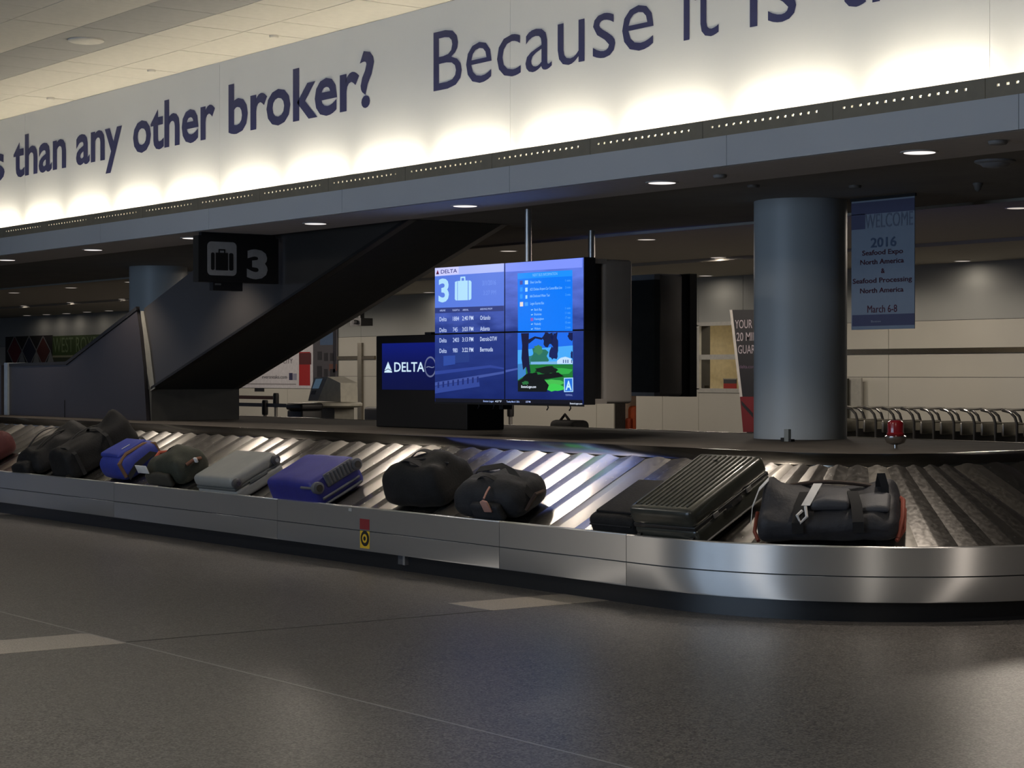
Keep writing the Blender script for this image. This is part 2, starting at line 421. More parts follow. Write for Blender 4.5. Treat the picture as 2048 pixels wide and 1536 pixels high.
for a, b in zip(edges[:-1], edges[1:]):
    if abs(a - DX0) < .01: zr = [(2.15, 3.5)]
    elif abs(a - WINX0) < .01: zr = [(0, WZ0), (WZ1, 3.5)]
    else: zr = [(0, RAILZ0 - .4), (RAILZ0 - .4, 2.45), (2.45, 3.5)]
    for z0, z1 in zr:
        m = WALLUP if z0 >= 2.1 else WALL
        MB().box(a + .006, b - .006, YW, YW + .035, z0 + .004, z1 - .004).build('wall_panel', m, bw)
for a, b in ((wx(677), wx(752)), (wx(1688), wx(2090))):
    MB().box(a, b, YW - .05, YW, RAILZ0, RAILZ1).build('bumper_rail', mat('bronze_rail', (.20, .17, .12), .25, .9), bw)
MB().box(wx(719), wx(727), YW - .06, YW, 0, 2.3).build('corner_guard', mat('bronze_guard', (.22, .20, .16), .4, .6), bw)
# office window
win = struct(MB().box(WINX0 - .03, WINX1 + .03, YW - .03, YW + .03, WZ0 - .06, WZ0 + .02).box(WINX0 - .03, WINX1 + .03, YW - .03, YW + .03, WZ1 - .02, WZ1 + .05)
    .box(WINX0 - .03, WINX0 + .05, YW - .03, YW + .03, WZ0, WZ1).box(WINX1 - .04, WINX1 + .03, YW - .03, YW + .03, WZ0, WZ1)
    .box(WINX0, WINX1, YW - .02, YW + .02, wz(1440, 719), wz(1440, 709)).build('window_4', mat('window_frame', (.5, .49, .44), .5)), 'office window in the back wall beside the column', 'window')
OFF = mat('office_wall', (.66, .58, .40), .8)
MB().box(WINX0 - 1.0, WINX1 + 2.0, YW + 2.2, YW + 2.25, 0, 3).box(WINX0 - 1.0, WINX0 - .95, YW + .31, YW + 2.2, 0, 3).box(WINX0 - 1, WINX1 + 2, YW + .31, YW + 2.2, 3, 3.05).box(WINX1 + 1.95, WINX1 + 2, YW + .31, YW + 2.2, 0, 3).build('office_room', OFF, win)
area_light('office_fill_light', ((WINX0 + WINX1) / 2 + .3, YW + 1.2, 2.95), (0, 0, 0), .6, .6, 16, (1.0, .88, .66))  # unseen fill light added to brighten the room behind the window
MB().box(WINX0 - 1, WINX1 + 2, YW + .31, YW + 2.2, 0.6, 0.62).build('office_floor', OFF, win)

# doorway recess
MB().box(DX0, DX1, YW + 1.2, YW + 1.25, 0, 2.2).box(DX0 - .05, DX0, YW + .3, YW + 1.2, 0, 2.2).box(DX1, DX1 + .05, YW + .3, YW + 1.2, 0, 2.2).box(DX0, DX1, YW + .3, YW + 1.2, 2.15, 2.2).build('doorway_recess', mat('doorway_paint', (.55, .45, .34), .8), bw)

# ---- columns standing in the carousel island
def column(c, r, z0, z1, label):
    o = MB().lathe((c[0], c[1], z0), [(r, 0), (r, z1 - z0)], 64)
    o = o.build('column', COLUMN, smooth=True)
    return struct(o, label, 'column')
DECKZ = 1.0
column((-12.31, 12.12), .395, 0, 3.03, 'wide round pale blue grey column rising from the carousel island')
column((-25.1, 12.42), .395, 0, 3.03, 'distant round blue grey column partly hidden behind the escalator')

# =================================================================== CAROUSEL
RP = 1.98; CX = -10.1; CY0 = 10.55; CY1 = 12.0; XL = -33.0
def path(s):
    """outer edge of the carousel, starting at the far left of the front straight: point, outward normal"""
    L1 = CX - XL; A = RP * math.pi / 2; L2 = CY1 - CY0
    if s <= L1: return Vector((XL + s, CY0 - RP, 0)), Vector((0, -1, 0))
    s -= L1
    if s <= A:
        a = s / RP; n = Vector((math.sin(a), -math.cos(a), 0)); return Vector((CX, CY0, 0)) + n * RP, n
    s -= A
    if s <= L2: return Vector((CX + RP, CY0 + s, 0)), Vector((1, 0, 0))
    s -= L2
    if s <= A:
        a = s / RP; n = Vector((math.cos(a), math.sin(a), 0)); return Vector((CX, CY1, 0)) + n * RP, n
    s -= A
    return Vector((CX - s, CY1 + RP, 0)), Vector((0, 1, 0))
L1 = CX - XL; ARC = RP * math.pi / 2; L2 = CY1 - CY0; STOT = L1 * 2 + ARC * 2 + L2
def samples(s0, s1):
    ss = [s0]; 
    marks = [L1, L1 + ARC, L1 + ARC + L2, L1 + 2 * ARC + L2]
    step = 0.12
    s = s0
    while s < s1 - 1e-6:
        on_arc = (marks[0] - 1e-6 <= s < marks[1] - 1e-6) or (marks[2] - 1e-6 <= s < marks[3] - 1e-6)
        nxt = s + step if on_arc else s1
        for mk in marks:
            if s + 1e-6 < mk < nxt: nxt = mk
        s = min(nxt, s1); ss.append(s)
    return ss
def sweep(prof, s0, s1, closed=True):
    mb = MB(); ss = samples(s0, s1); k = len(prof); vs_ = []; fs = []
    for s in ss:
        p, n = path(s)
        for r, z in prof: q = p - n * r; vs_.append((q.x, q.y, z))
    for i in range(len(ss) - 1):
        for j in range(k if closed else k - 1):
            j2 = (j + 1) % k; fs.append((i*k+j, (i+1)*k+j, (i+1)*k+j2, i*k+j2))
    if closed: fs.append(tuple(range(k))); fs.append(tuple((len(ss)-1)*k + j for j in range(k))[::-1])
    mb.add(vs_, fs); return mb
car = thing('baggage_carousel', 'long stainless steel baggage carousel with sloping slatted belt, curving at the right end', 'carousel', (CX, CY0, 0))
LIPZ = 0.475; SEZ = 0.288; LOZ = 0.128
pan = [0.0]
xs_ = sorted([-11.8 - 3.25 * k for k in range(0, 7)] + [-10.35])
pan = [0.0] + [x - XL for x in xs_ if x > XL + .5] + [L1 + ARC, L1 + ARC + L2, L1 + 2 * ARC + L2, STOT]
for a, b in zip(pan[:-1], pan[1:]):
    g = .0025
    sweep([(0, SEZ + .004), (0, LIPZ - .006), (.006, LIPZ), (.045, LIPZ), (.045, SEZ + .004)], a + g, b - g).build('upper_side_panel', STEEL_SIDE, car, smooth=True)
    sweep([(0.004, LOZ), (0.0, LOZ + .01), (0.0, SEZ - .004), (.045, SEZ - .004), (.045, LOZ)], a + g, b - g).build('lower_side_panel', STEEL_SIDE, car, smooth=True)
    sweep([(.07, 0.0), (.07, LOZ + .02), (.12, LOZ + .02), (.12, 0.0)], a, b).build('kick_plate', mat('kick_black', (.008, .009, .011), .32), car, smooth=True)
sweep([(.012, LOZ + .01), (.012, LIPZ - .02), (.04, LIPZ - .02), (.04, LOZ + .01)], 0, STOT).build('panel_backing', SEAM, car)
# slats
R0, Z0 = .05, .365; R1, Z1 = 1.135, .92
NS = Vector((0, -(Z1 - Z0), R1 - R0)).normalized()
def slat(s0, s1, i):
    vs_ = []; fs = []
    tw = random.uniform(-.0035, .0035)
    prof = [(0.0, 0.000 + tw), (0.5, 0.017), (0.56, 0.0175), (1.06, 0.0005 - tw)]
    nr = 5
    for f, h in prof:
        s = s0 + (s1 - s0) * f
        p, n = path(s)
        for q in range(nr):
            k = q / (nr - 1)
            rr = R0 + (R1 - R0) * k; z = Z0 + (Z1 - Z0) * k
            w = p - n * rr
            vs_.append((w.x - n.x * (-0.4) * h, w.y - n.y * (-0.4) * h, z + h * .9))
    m = len(prof)
    for a in range(m - 1):
        for q in range(nr - 1): fs.append((a*nr+q, (a+1)*nr+q, (a+1)*nr+q+1, a*nr+q+1))
    # underside skirt on the raised edge
    mb = MB(); mb.add(vs_, fs)
    o = mb.build('slat', SLAT if (i * 7) % 5 else SLAT_WORN, car, smooth=True, normals=False)
    return o
s = 2.0; i = 0
while s < L1 + 2 * ARC + L2 - .1:
    slat(s, s + .30, i); s += .30; i += 1
sweep([(R0 - .01, Z0 - .04), (R1 + .01, Z1 - .04), (R1 + .01, Z1 - .08), (R0 - .01, Z0 - .08)], 0, STOT).build('slat_bed', RUBBER, car, smooth=True)
sweep([(R1 - .01, Z1 - .012), (R1 - .01, Z1 + .008), (R1 + .105, DECKZ + .004), (R1 + .14, DECKZ + .004), (R1 + .14, Z1 - .012)], 0, STOT).build('inner_trim', STEEL_TRIM, car, smooth=True)
dk = MB(); top = []
for sx_ in samples(0, STOT):
    p, n = path(sx_); q = p - n * (R1 + .125); top.append((q.x, q.y, DECKZ - .25))
dk.prism(top, (0, 0, .25)); dk.build('island_deck', DECK, car)
# stickers and socket box on the side
def on_side(px, py, d=.0015): return at(px, py, Y=CY0 - RP - d)
def side_patch(name, px0, px1, py0, py1, m, d=.0015, th=.002):
    a = on_side(px0, py1); b = on_side(px1, py1); zt = on_side(px0, py0).z
    return MB().box(a.x, b.x, CY0 - RP - d, CY0 - RP - d + th, a.z, zt).build(name, m, car)
side_patch('red_sticker', 719.5, 738.5, 1037, 1058, print_mat((120, 24, 28)))
side_patch('yellow_sticker', 720, 739, 1061, 1095.5, print_mat((205, 165, 30)))
c = on_side(729.5, 1077, .004)
MB().lathe(c, [(.062, 0), (.062, .003)], 20, 'Y').build('warning_symbol', BLACK, car)
MB().lathe(c + Vector((0, -.0015, 0)), [(.036, 0), (.036, .003)], 20, 'Y').build('warning_symbol_ring', print_mat((205, 165, 30)), car)
MB().lathe(c + Vector((0, -.003, 0)), [(.018, 0), (.018, .003)], 16, 'Y').build('warning_symbol_dot', BLACK, car)
a = at(799, 1128, Y=CY0 - RP + .06); b = at(815, 1112, Y=CY0 - RP + .06)
MB().box(a.x, b.x - .03, CY0 - RP + .045, CY0 - RP + .08, a.z, b.z).build('socket_box', mat('socket_dark', (.06, .06, .065), .5), car)
MB().box(b.x - .03, b.x, CY0 - RP + .035, CY0 - RP + .08, a.z, b.z).build('socket_edge', mat('socket_edge', (.5, .5, .5), .3, .8), car)
side_patch('scuff_label', 697, 703, 1016, 1022, print_mat((150, 150, 148)))

# =================================================================== ESCALATOR
YE = 10.5; YE1 = 11.66
DECKZ += .002
es = thing('escalator', 'dark clad escalator rising to the right over the carousel island', 'escalator', (-22, YE, DECKZ))
CLAD = mat('escalator_cladding', (.045, .040, .043), .36, .45, var=.12, scale=.8)
CLAD2 = mat('escalator_incline', (.075, .070, .066), .32, .55, var=.12, scale=.6)
UNDER = mat('escalator_underside', (.045, .043, .038), .7)
land = [at(*p, Y=YE - .055) for p in ((18, 727), (131, 723), (272, 613), (279, 660), (287, 735), (293, 844))] + [at(128, 839.6, Y=YE - .055), at(16, 834, Y=YE - .055)]
for p in land[-3:]: p.z = DECKZ
MB().prism(land, (0, .045, 0)).build('landing_panel', CLAD, es)
seam = at(128.5, 800, Y=YE - .06)
MB().box(seam.x - .006, seam.x + .006, YE - .06, YE - .05, DECKZ, seam.z).build('panel_joint', BLACK, es)
MB().prism([at(18, 727, Y=YE - .066), at(131, 723, Y=YE - .066), at(131, 729, Y=YE - .066), at(18, 733, Y=YE - .066)], (0, .02, 0)).build('top_trim', BLACK, es)
MB().prism([at(131, 723, Y=YE - .066), at(272, 613, Y=YE - .066), at(273, 620, Y=YE - .066), at(131, 730, Y=YE - .066)], (0, .02, 0)).build('top_trim', BLACK, es)
e0 = at(8, 727, Y=YE - .08); e1 = at(17, 834, Y=YE - .08)
MB().box(e0.x, e0.x + .12, YE - .08, YE + .2, DECKZ, e0.z + .01).build('end_post', mat('end_post_steel', (.5, .55, .56), .35, .7), es)
MB().box(e0.x - 3, e0.x - .05, YE - .1, YE1, DECKZ, e0.z - .02).build('lower_landing', CLAD, es)
A = at(303, 779, Y=YE); B = at(712, 510, Y=YE); sl = (B.z - A.z) / (B.x - A.x)
U = at(288, 617, Y=YE); V = at(396, 533, Y=YE); su = (V.z - U.z) / (V.x - U.x)
zt = ZS + .02
x_lo = A.x + (zt - A.z) / sl; x_up = U.x + (zt - U.z) / su
inc = [A, Vector((x_lo, YE, zt)), Vector((x_up, YE, zt)), U]
MB().prism(inc, (0, .08, 0)).build('incline_side', CLAD2, es)
MB().prism([p + Vector((0, YE1 - YE - .08, 0)) for p in inc], (0, .08, 0)).build('incline_side', CLAD2, es)
MB().prism([A + Vector((0, .08, 0)), Vector((x_lo, YE + .08, zt)), Vector((x_lo - .2, YE + .08, zt)), A + Vector((0, .08, .06))], (0, YE1 - YE - .16, 0)).build('underside', UNDER, es)
MB().prism([A + Vector((0, -.001, -.0)), Vector((x_lo, YE - .001, zt)), Vector((x_lo - .1, YE - .001, zt)), A + Vector((0, -.001, .03))], (0, -.012, 0)).build('lower_trim', BLACK, es)
MB().box(A.x - .3, A.x, YE - .0, YE1, DECKZ, A.z).build('base_box', mat('base_dark', (.05, .048, .042), .6), es)
e = [at(p[0], p[1], Y=YE - .012) for p in ((281, 622), (287, 622), (300, 700), (309, 777), (301, 782), (292, 735))]
MB().prism(e, (0, .01, 0)).build('joint_strip', mat('joint_strip', (.28, .27, .23), .4, .4), es)

# =================================================================== VIDEO WALLS
def unit(name, label, y_disp, y_case0, y_case1, xl, xr, z0, z1, front):
    t = thing(name, label, 'display', ((xl + xr) / 2, (y_case0 + y_case1) / 2, z0))
    MB().rbox(xr - xl - .02, y_case1 - y_case0, z1 - z0 - .02, .03, 2, 3, c=((xl + xr) / 2, (y_case0 + y_case1) / 2, z0 + .01)).build('casing', GREYBOX, t, smooth=True)
    return t
YS = 10.2
p = at(869, 535, Y=YS); q = at(1168, 808, Y=YS)
SX0, SX1, SZ0, SZ1 = p.x, q.x, 1.294, 2.512
vw = unit('video_wall', 'lit four-panel video wall listing arriving flights, facing the viewer over the carousel', YS, YS + .22, YS + .53, SX0, SX1, SZ0, SZ1, True)
xm = (SX0 + SX1) / 2 ; zm = (SZ0 + SZ1) / 2
xm = at(1009.5, 660, Y=YS).x; zm = at(1009, 664.5, Y=YS).z
def screen_material(name, top, bot, z0, z1, streaks=True):
    m = bpy.data.materials.new(name); m.use_nodes = True; nt = m.node_tree; b = nt.nodes['Principled BSDF']
    b.inputs['Base Color'].default_value = (.004, .004, .006, 1); b.inputs['Roughness'].default_value = .3
    g = nt.nodes.new('ShaderNodeNewGeometry'); sp = nt.nodes.new('ShaderNodeSeparateXYZ'); nt.links.new(g.outputs['Position'], sp.inputs[0])
    mr = nt.nodes.new('ShaderNodeMapRange'); mr.inputs['From Min'].default_value = z0; mr.inputs['From Max'].default_value = z1
    nt.links.new(sp.outputs['Z'], mr.inputs['Value'])
    n = nt.nodes.new('ShaderNodeTexNoise'); n.inputs['Scale'].default_value = 3.0; n.inputs['Detail'].default_value = 6
    mp = nt.nodes.new('ShaderNodeMapping'); mp.inputs['Scale'].default_value = (1.0, 1, 4.0); mp.inputs['Rotation'].default_value = (0, math.radians(12), 0)
    nt.links.new(g.outputs['Position'], mp.inputs['Vector']); nt.links.new(mp.outputs['Vector'], n.inputs['Vector'])
    ad = nt.nodes.new('ShaderNodeMath'); ad.operation = 'MULTIPLY_ADD'; ad.inputs[1].default_value = .45 if streaks else .1; ad.inputs[2].default_value = -.22 if streaks else -.05
    nt.links.new(n.outputs['Fac'], ad.inputs[0])
    a2 = nt.nodes.new('ShaderNodeMath'); nt.links.new(ad.outputs[0], a2.inputs[0]); nt.links.new(mr.outputs['Result'], a2.inputs[1])
    r = nt.nodes.new('ShaderNodeValToRGB'); r.color_ramp.elements[0].color = lin(bot) + (1,); r.color_ramp.elements[1].color = lin(top) + (1,)
    md = r.color_ramp.elements.new(.5); md.color = lin(tuple((3 * a + b_) / 4 for a, b_ in zip(bot, top))) + (1,)
    nt.links.new(a2.outputs[0], r.inputs['Fac']); nt.links.new(r.outputs['Color'], b.inputs['Emission Color']); b.inputs['Emission Strength'].default_value = 1.0
    return m
SCR = screen_material('display_picture', (104, 132, 240), (17, 34, 100), SZ0, SZ1)
for (a, b, z0, z1) in ((SX0, xm, SZ0, zm), (xm, SX1, SZ0, zm), (SX0, xm, zm, SZ1), (xm, SX1, zm, SZ1)):
    d = MB().box(a + .002, b - .002, YS + .004, YS + .12, z0 + .002, z1 - .002).build('display_panel', BLACK, vw)
    o = MB().quad((a + .007, YS, z0 + .007), (b - .007, YS, z0 + .007), (b - .007, YS, z1 - .007), (a + .007, YS, z1 - .007)).build('screen', SCR, d, normals=False)
MB().box(SX0 + .05, SX1 - .05, YS + .12, YS + .24, SZ0 + .03, SZ1 - .03).build('mounting_frame', BLACK, vw)
MB().box(SX1 - .05, SX1 - .01, YS + .12, YS + .25, SZ0 + .01, SZ0 + .05).box(SX1 - .05, SX1 - .01, YS + .12, YS + .25, SZ1 - .05, SZ1 - .01).build('mounting_arm', GREYBOX, vw)
for z in (1.55, 1.85, 2.1, 2.35):
    MB().box(SX1 - .052, SX1 - .048, YS + .15, YS + .158, z, z + .008).build('screw', CHROME, vw)
pp = at(1075, 415, Z=3.02)
POLE = mat('satin_pole', (.42, .41, .40), .35, .9)
MB().lathe((pp.x, 10.55, SZ1 - .03), [(.03, 0), (.03, 3.03 - SZ1)], 20).build('hanging_pole', POLE, vw, smooth=True)
MB().box(SX0, SX1, YS + .001, YS + .004, SZ0 - .012, SZ0 + .002).build('bottom_bezel', BLACK, vw)
for px in (1020,): MB().box(at(px, 812, Y=10.6).x - .03, at(px, 812, Y=10.6).x + .03, 10.5, 10.6, SZ0 - .06, SZ0 + .02).build('cable_box', BLACK, vw)
for px in (957, 987, 1095, 1140):
    x = at(px, 812, Y=10.3).x
    MB().tube([(x, 10.3, SZ0), (x + .01, 10.3, SZ0 - .03), (x - .01, 10.3, SZ0 - .05)], .006, 6).build('cable', BLACK, vw)
# --- content of the display
def SP(cx, cy, d): return at(840 + cx / 4.2675, 480 + cy / 4.2675, Y=YS - d)
_lay = [0]
def spoly(pts, rgb, k=1.0, d=.0012, name='screen_graphic'):
    return MB().poly([SP(x, y, d) for x, y in pts]).build(name, emit_s(rgb, k), vw, normals=False)
def stext(body, cx0, cx1, cy, cap, rgb, bold=0.0, d=.0035, slope=True, k=1.0):
    a = SP(cx0, cy, d); b = SP(cx1, cy, d); b.z = a.z
    capm = (SP(cx0, cy - cap, d) - SP(cx0, cy, d)).length
    lettering('screen_lettering', body, emit_s(rgb, k), vw, a, b, capm, bold=bold)
spoly([(128,240),(716,199),(716,270),(128,310)], (176,190,255))
spoly([(128,240),(330,226),(330,289),(128,310)], (206,208,255), d=.0018)
spoly([(728,199),(1384,153),(1384,234),(728,272)], (128,150,255))
spoly([(128,310),(716,270),(716,560),(128,580)], (88,124,226))
spoly([(128,580),(716,560),(716,606),(128,626)], (44,58,124), d=.0018)
spoly([(150,254),(163,292),(137,294)], (120,24,60), d=.0026); spoly([(150,274),(163,292),(137,294)], (60,20,60), d=.003)
stext('DELTA', 178, 316, 287, 32, (40,40,120), bold=.01)
stext('3', 158, 246, 524, 198, (178,226,255), bold=.03)
# suitcase pictogram on the screen
spoly([(298,358),(318,350),(318,516),(306,516),(297,505)], (178,226,255), d=.0026)
spoly([(322,350),(408,345),(408,513),(322,516)], (178,226,255), d=.0026)
spoly([(414,345),(430,346),(439,358),(438,500),(428,511),(414,512)], (178,226,255), d=.0026)
spoly([(343,350),(345,314),(386,311),(388,347),(377,347),(375,324),(355,325),(354,349)], (178,226,255), d=.0026)
stext('3/1/2016', 532, 648, 388, 40, (118,152,240)); stext('3:27 PM', 540, 648, 470, 36, (112,146,236))
for b_, x0, x1, y in (('AIRLINE',168,216,610),('FLIGHT #',278,336,607),('ARRIVAL',363,414,605),('ARRIVING FROM',512,616,598)): stext(b_, x0, x1, y, 15, (190,205,255))
rowsS = (('Delta','1884','2:40 PM','Orlando',686,600,36),('Delta','745','3:03 PM','Atlanta',779,595,36),('Delta','2403','3:13 PM','Detroit-DTW',867,657,36),('Delta','980','3:22 PM','Bermuda',956,622,36))
for a_, b_, c_, d_, y, xe, cp in rowsS:
    stext(a_, 166, 227, y + 8, cp, (196,214,255), bold=.005); stext(b_, 280, 332 if len(b_) > 3 else 320, y + 4, cp, (196,214,255), bold=.005)
    stext(c_, 360, 454, y, cp, (206,222,255), bold=.005); stext(d_, 513, xe, y - 4, cp, (206,222,255), bold=.005)
# blue information card
spoly([(833,285),(1300,256),(1302,776),(836,778)], (0,122,250))
spoly([(833,285),(1300,256),(1300,308),(833,334)], (24,146,255), d=.0018)
stext('NEXT BUS INFORMATION', 962, 1172, 312, 24, (130,196,255))
for b_, x0, x1, y in (('Silver Line Bus',940,1034,372),('#22 Chelsea Airport Car Center/Blue Line',938,1212,432),('#66 Dedicated Water Taxi',938,1106,490),('Logan Express Bus',942,1058,553)):
    stext(b_, x0, x1, y, 22, (150,208,255))
for b_, x1, y in (('Back Bay',1040,604),('Braintree',1036,644),('Framingham',1056,684),('Peabody',1032,726),('Woburn',1028,766)): stext(b_, 976, x1, y, 20, (150,208,255))
for y, b_ in ((356,'1 min'),(415,'3 min'),(477,'2 min'),(592,'1 min'),(632,'11 min'),(673,'17 min'),(714,'10 min'),(756,'2 min')): stext(b_, 1240, 1284, y, 20, (86,172,255))
for (x0, y0, x1, y1, c_) in ((852,346,876,380,(70,80,170)),(853,402,876,440,(40,150,255)),(853,462,876,500,(40,150,255)),(853,528,880,566,(235,225,220)),
                             (895,344,922,378,(190,230,255)),(898,406,918,440,(170,220,255)),(900,470,916,500,(170,220,255)),(893,530,922,562,(70,160,255)),(944,664,966,690,(150,90,190))):
    spoly([(x0,y0+2),(x1,y0),(x1,y1),(x0,y1+2)], c_, d=.0026)
for y in (594, 636, 716, 758): spoly([(946,y),(964,y-4),(962,y+4),(950,y+8)], (150,208,255), d=.0026)
# park picture
spoly([(834,792),(1302,788),(1304,1010),(834,1012)], (24,110,240))
spoly([(834,940),(1304,900),(1304,1060),(834,1062)], (70,170,250), d=.0015)
spoly([(834,1060),(1304,1060),(1304,1300),(834,1200)], (26,120,50), d=.0014)
spoly([(834,1060),(900,1050),(905,1150),(836,1195)], (60,130,200), d=.0018)
def blob(cx, cy, rx, ry, rgb, d, n=16, seed=0, rough=.25):
    rnd = random.Random(seed); pts = []
    for k in range(n):
        a = 2 * math.pi * k / n; r = 1 + rnd.uniform(-rough, rough)
        pts.append((min(1303, max(835, cx + rx * r * math.cos(a))), max(790, cy + ry * r * math.sin(a))))
    pts = pts[::-1]; spoly(pts, rgb, d=d)
blob(1020,990,75,80,(38,112,96),.0020,seed=1); blob(960,1020,40,40,(44,120,120),.0019,seed=2); blob(1010,940,40,40,(60,130,90),.0023,seed=3)
spoly([(1170,1030),(1200,1006),(1240,996),(1290,1012),(1303,1034),(1303,1058),(1170,1058)], (196,226,255), d=.0022)
spoly([(945,1040),(1170,1036),(1170,1060),(945,1062)], (120,180,230), d=.0022)
for x in (1220, 1240, 1258, 1290): spoly([(x,1022),(x+8,1022),(x+8,1050),(x,1050)], (60,90,150), d=.0026)
blob(1210,1120,95,32,(48,170,70),.0020,seed=4); blob(1120,1215,100,26,(70,190,80),.0020,seed=5); blob(1150,1262,70,32,(60,205,80),.0022,seed=6)
spoly([(835,1205),(905,1160),(1180,1130),(1230,1165),(1060,1190),(1100,1240),(1080,1296),(835,1294)], (6,14,14), d=.0025)
blob(1080,1110,110,34,(8,24,18),.0024,seed=7); blob(960,1180,80,50,(4,10,14),.0027,seed=8); blob(900,1220,30,16,(40,110,60),.0029,seed=9)
spoly([(862,796),(930,794),(924,930),(932,1040),(944,1130),(920,1140),(906,1080),(880,1110),(866,1010),(872,900)], (12,16,58), d=.0028)
spoly([(925,850),(980,822),(1040,834),(1060,812),(1040,852),(985,840),(928,886)], (12,20,60), d=.0028)
blob(1090,840,46,64,(10,24,66),.0029,seed=10,rough=.35); blob(1150,860,30,90,(14,26,80),.0029,seed=11,rough=.4); blob(1140,970,34,60,(14,30,90),.0030,seed=12,rough=.35)
blob(1285,820,24,40,(12,20,70),.0029,seed=13); blob(1298,980,12,34,(20,30,90),.0029,seed=14)
stext('BostonLogan.com', 864, 990, 1262, 22, (230,240,255), bold=.01, d=.004)
spoly([(1228,1176),(1306,1174),(1307,1296),(1229,1298)], (170,215,255), d=.0030); spoly([(1236,1184),(1299,1182),(1300,1288),(1237,1290)], (30,110,220), d=.0036)
stext('A', 1242, 1294, 1278, 80, (190,240,255), bold=.03, d=.0044)
stext('TERMINAL', 1240, 1302, 1330, 14, (140,160,220))
spoly([(130,1350),(1388,1366),(1388,1402),(132,1382)], (6,8,22), d=.0016)
for b_, x0, x1, y, c_ in (('Boston Logan', 540, 628, 1382, (170,195,255)), ('43°F', 640, 696, 1384, (215,230,255)), ('Tuesday March 1 2016', 738, 848, 1386, (170,195,255)), ('3:27 PM', 902, 942, 1388, (190,205,255)), ('BostonLogan.com', 1280, 1384, 1402, (225,236,255))):
    stext(b_, x0, x1, y, 15, c_, bold=.008)
# skyline streaks of the background picture
for pts, c_ in (([(128,1120),(600,1068),(716,1090),(716,1104),(600,1090),(128,1150)], (44,66,150)), ([(128,1215),(716,1120),(716,1140),(128,1245)], (64,84,160)), ([(730,1110),(834,1092),(834,1106),(730,1130)], (70,90,170)),
                ([(128,1250),(500,1180),(510,1250),(128,1310)], (48,70,150)), ([(300,960),(420,950),(420,1040),(300,1050)], (34,58,130)), ([(200,990),(300,985),(300,1060),(200,1075)], (44,74,160))):
    spoly(pts, c_, d=.0011)
for k in range(9):
    x = 150 + k * 42; y = 1215 - k * 6; spoly([(x,y),(x+14,y-2),(x+14,y+46),(x,y+50)], (24,40,110), d=.0015)

# second unit, its lit side turned away
p2 = at(1315, 550, X=-14.86)
U2X1 = -14.86; U2X0 = U2X1 - 2.18
v2 = unit('video_wall', 'grey backed video wall seen from behind, hanging farther away beside the column', 13.1, 12.72, 13.04, U2X0, U2X1, 1.325, 2.54, False)
MB().box(U2X0 + .02, U2X1 - .02, 13.04, 13.16, 1.33, 2.53).build('mounting_frame', BLACK, v2)
for (a, b) in ((U2X0, (U2X0 + U2X1) / 2), ((U2X0 + U2X1) / 2, U2X1)):
    for (z0, z1) in ((1.325, 1.93), (1.93, 2.54)):
        d = MB().box(a + .002, b - .002, 13.12, 13.21, z0, z1).build('display_panel', BLACK, v2)
        MB().quad((a + .01, 13.215, z0 + .01), (a + .01, 13.215, z1 - .01), (b - .01, 13.215, z1 - .01), (b - .01, 13.215, z0 + .01)).build('screen', emit('far_screen', lin((80, 110, 235)), 1.9), d, normals=False)
MB().box(U2X0 + .08, U2X1 + .003, 12.66, 12.725, 1.37, 2.47).build('rear_panel', mat('rear_glass', (.02, .024, .026), .22), v2)
MB().box(U2X0 + .08, U2X1 + .002, 12.655, 12.725, 2.47, 2.52).build('rear_rail', mat('rail_bluegrey', (.14, .15, .17), .5), v2)
MB().box(U2X0 + .08, U2X1 + .002, 12.655, 12.725, 1.335, 1.37).build('rear_rail', mat('rail_bluegrey', (.14, .15, .17), .5), v2)
pp = at(1202, 463, Z=3.02)
MB().lathe((pp.x, 12.85, 2.5), [(.035, 0), (.035, .53)], 20).build('hanging_pole', POLE, v2, smooth=True)

# =================================================================== MONITOR CABINET
YM = 11.2
m0 = at(752, 857, Y=YM); m1 = at(934, 862, Y=YM); mt = at(752, 672, Y=YM).z
mc = thing('monitor_cabinet', 'black monitor cabinet with a blue airline logo screen, standing on the carousel island', 'cabinet', ((m0.x + m1.x) / 2, YM, DECKZ))
MB().rbox(m1.x - m0.x, .45, mt - DECKZ, .012, 2, 2, c=((m0.x + m1.x) / 2, YM + .225, DECKZ)).build('housing', mat('cabinet_black', (.0035, .0035, .004), .65, spec=.25), mc)
sa = at(764, 687, Y=YM - .003); sb = at(915, 781, Y=YM - .003); sz = at(764, 779, Y=YM - .003).z
DSCR = screen_material('delta_screen', (8, 22, 112), (3, 10, 62), sz, sa.z, False)
MB().quad((sa.x, YM - .003, sz), (sb.x, YM - .003, sz), (sb.x, YM - .003, sa.z), (sa.x, YM - .003, sa.z)).build('screen', DSCR, mc, normals=False)
def MP(cx, cy, d=.006): return at(480 + cx / 3.657, 440 + cy / 3.657, Y=YM - d)
LOGO = emit_s((205, 232, 250))
MB().poly([MP(1083, 1036), MP(1109, 1101), MP(1083, 1086), MP(1057, 1101)][::-1]).build('logo_triangle', LOGO, mc, normals=False)
MB().poly([MP(1057, 1106), MP(1083, 1092), MP(1110, 1106), MP(1112, 1116), MP(1056, 1116)]).build('logo_triangle', LOGO, mc, normals=False)
a = MP(1128, 1109); b = MP(1348, 1109); b.z = a.z
lettering('logo_lettering', 'DELTA', LOGO, mc, a, b, (MP(1128, 1040) - a).length, bold=.012)
cc = MP(1392, 1074, .005)
ring = MB(); n = 28; ro, ri = .105, .088
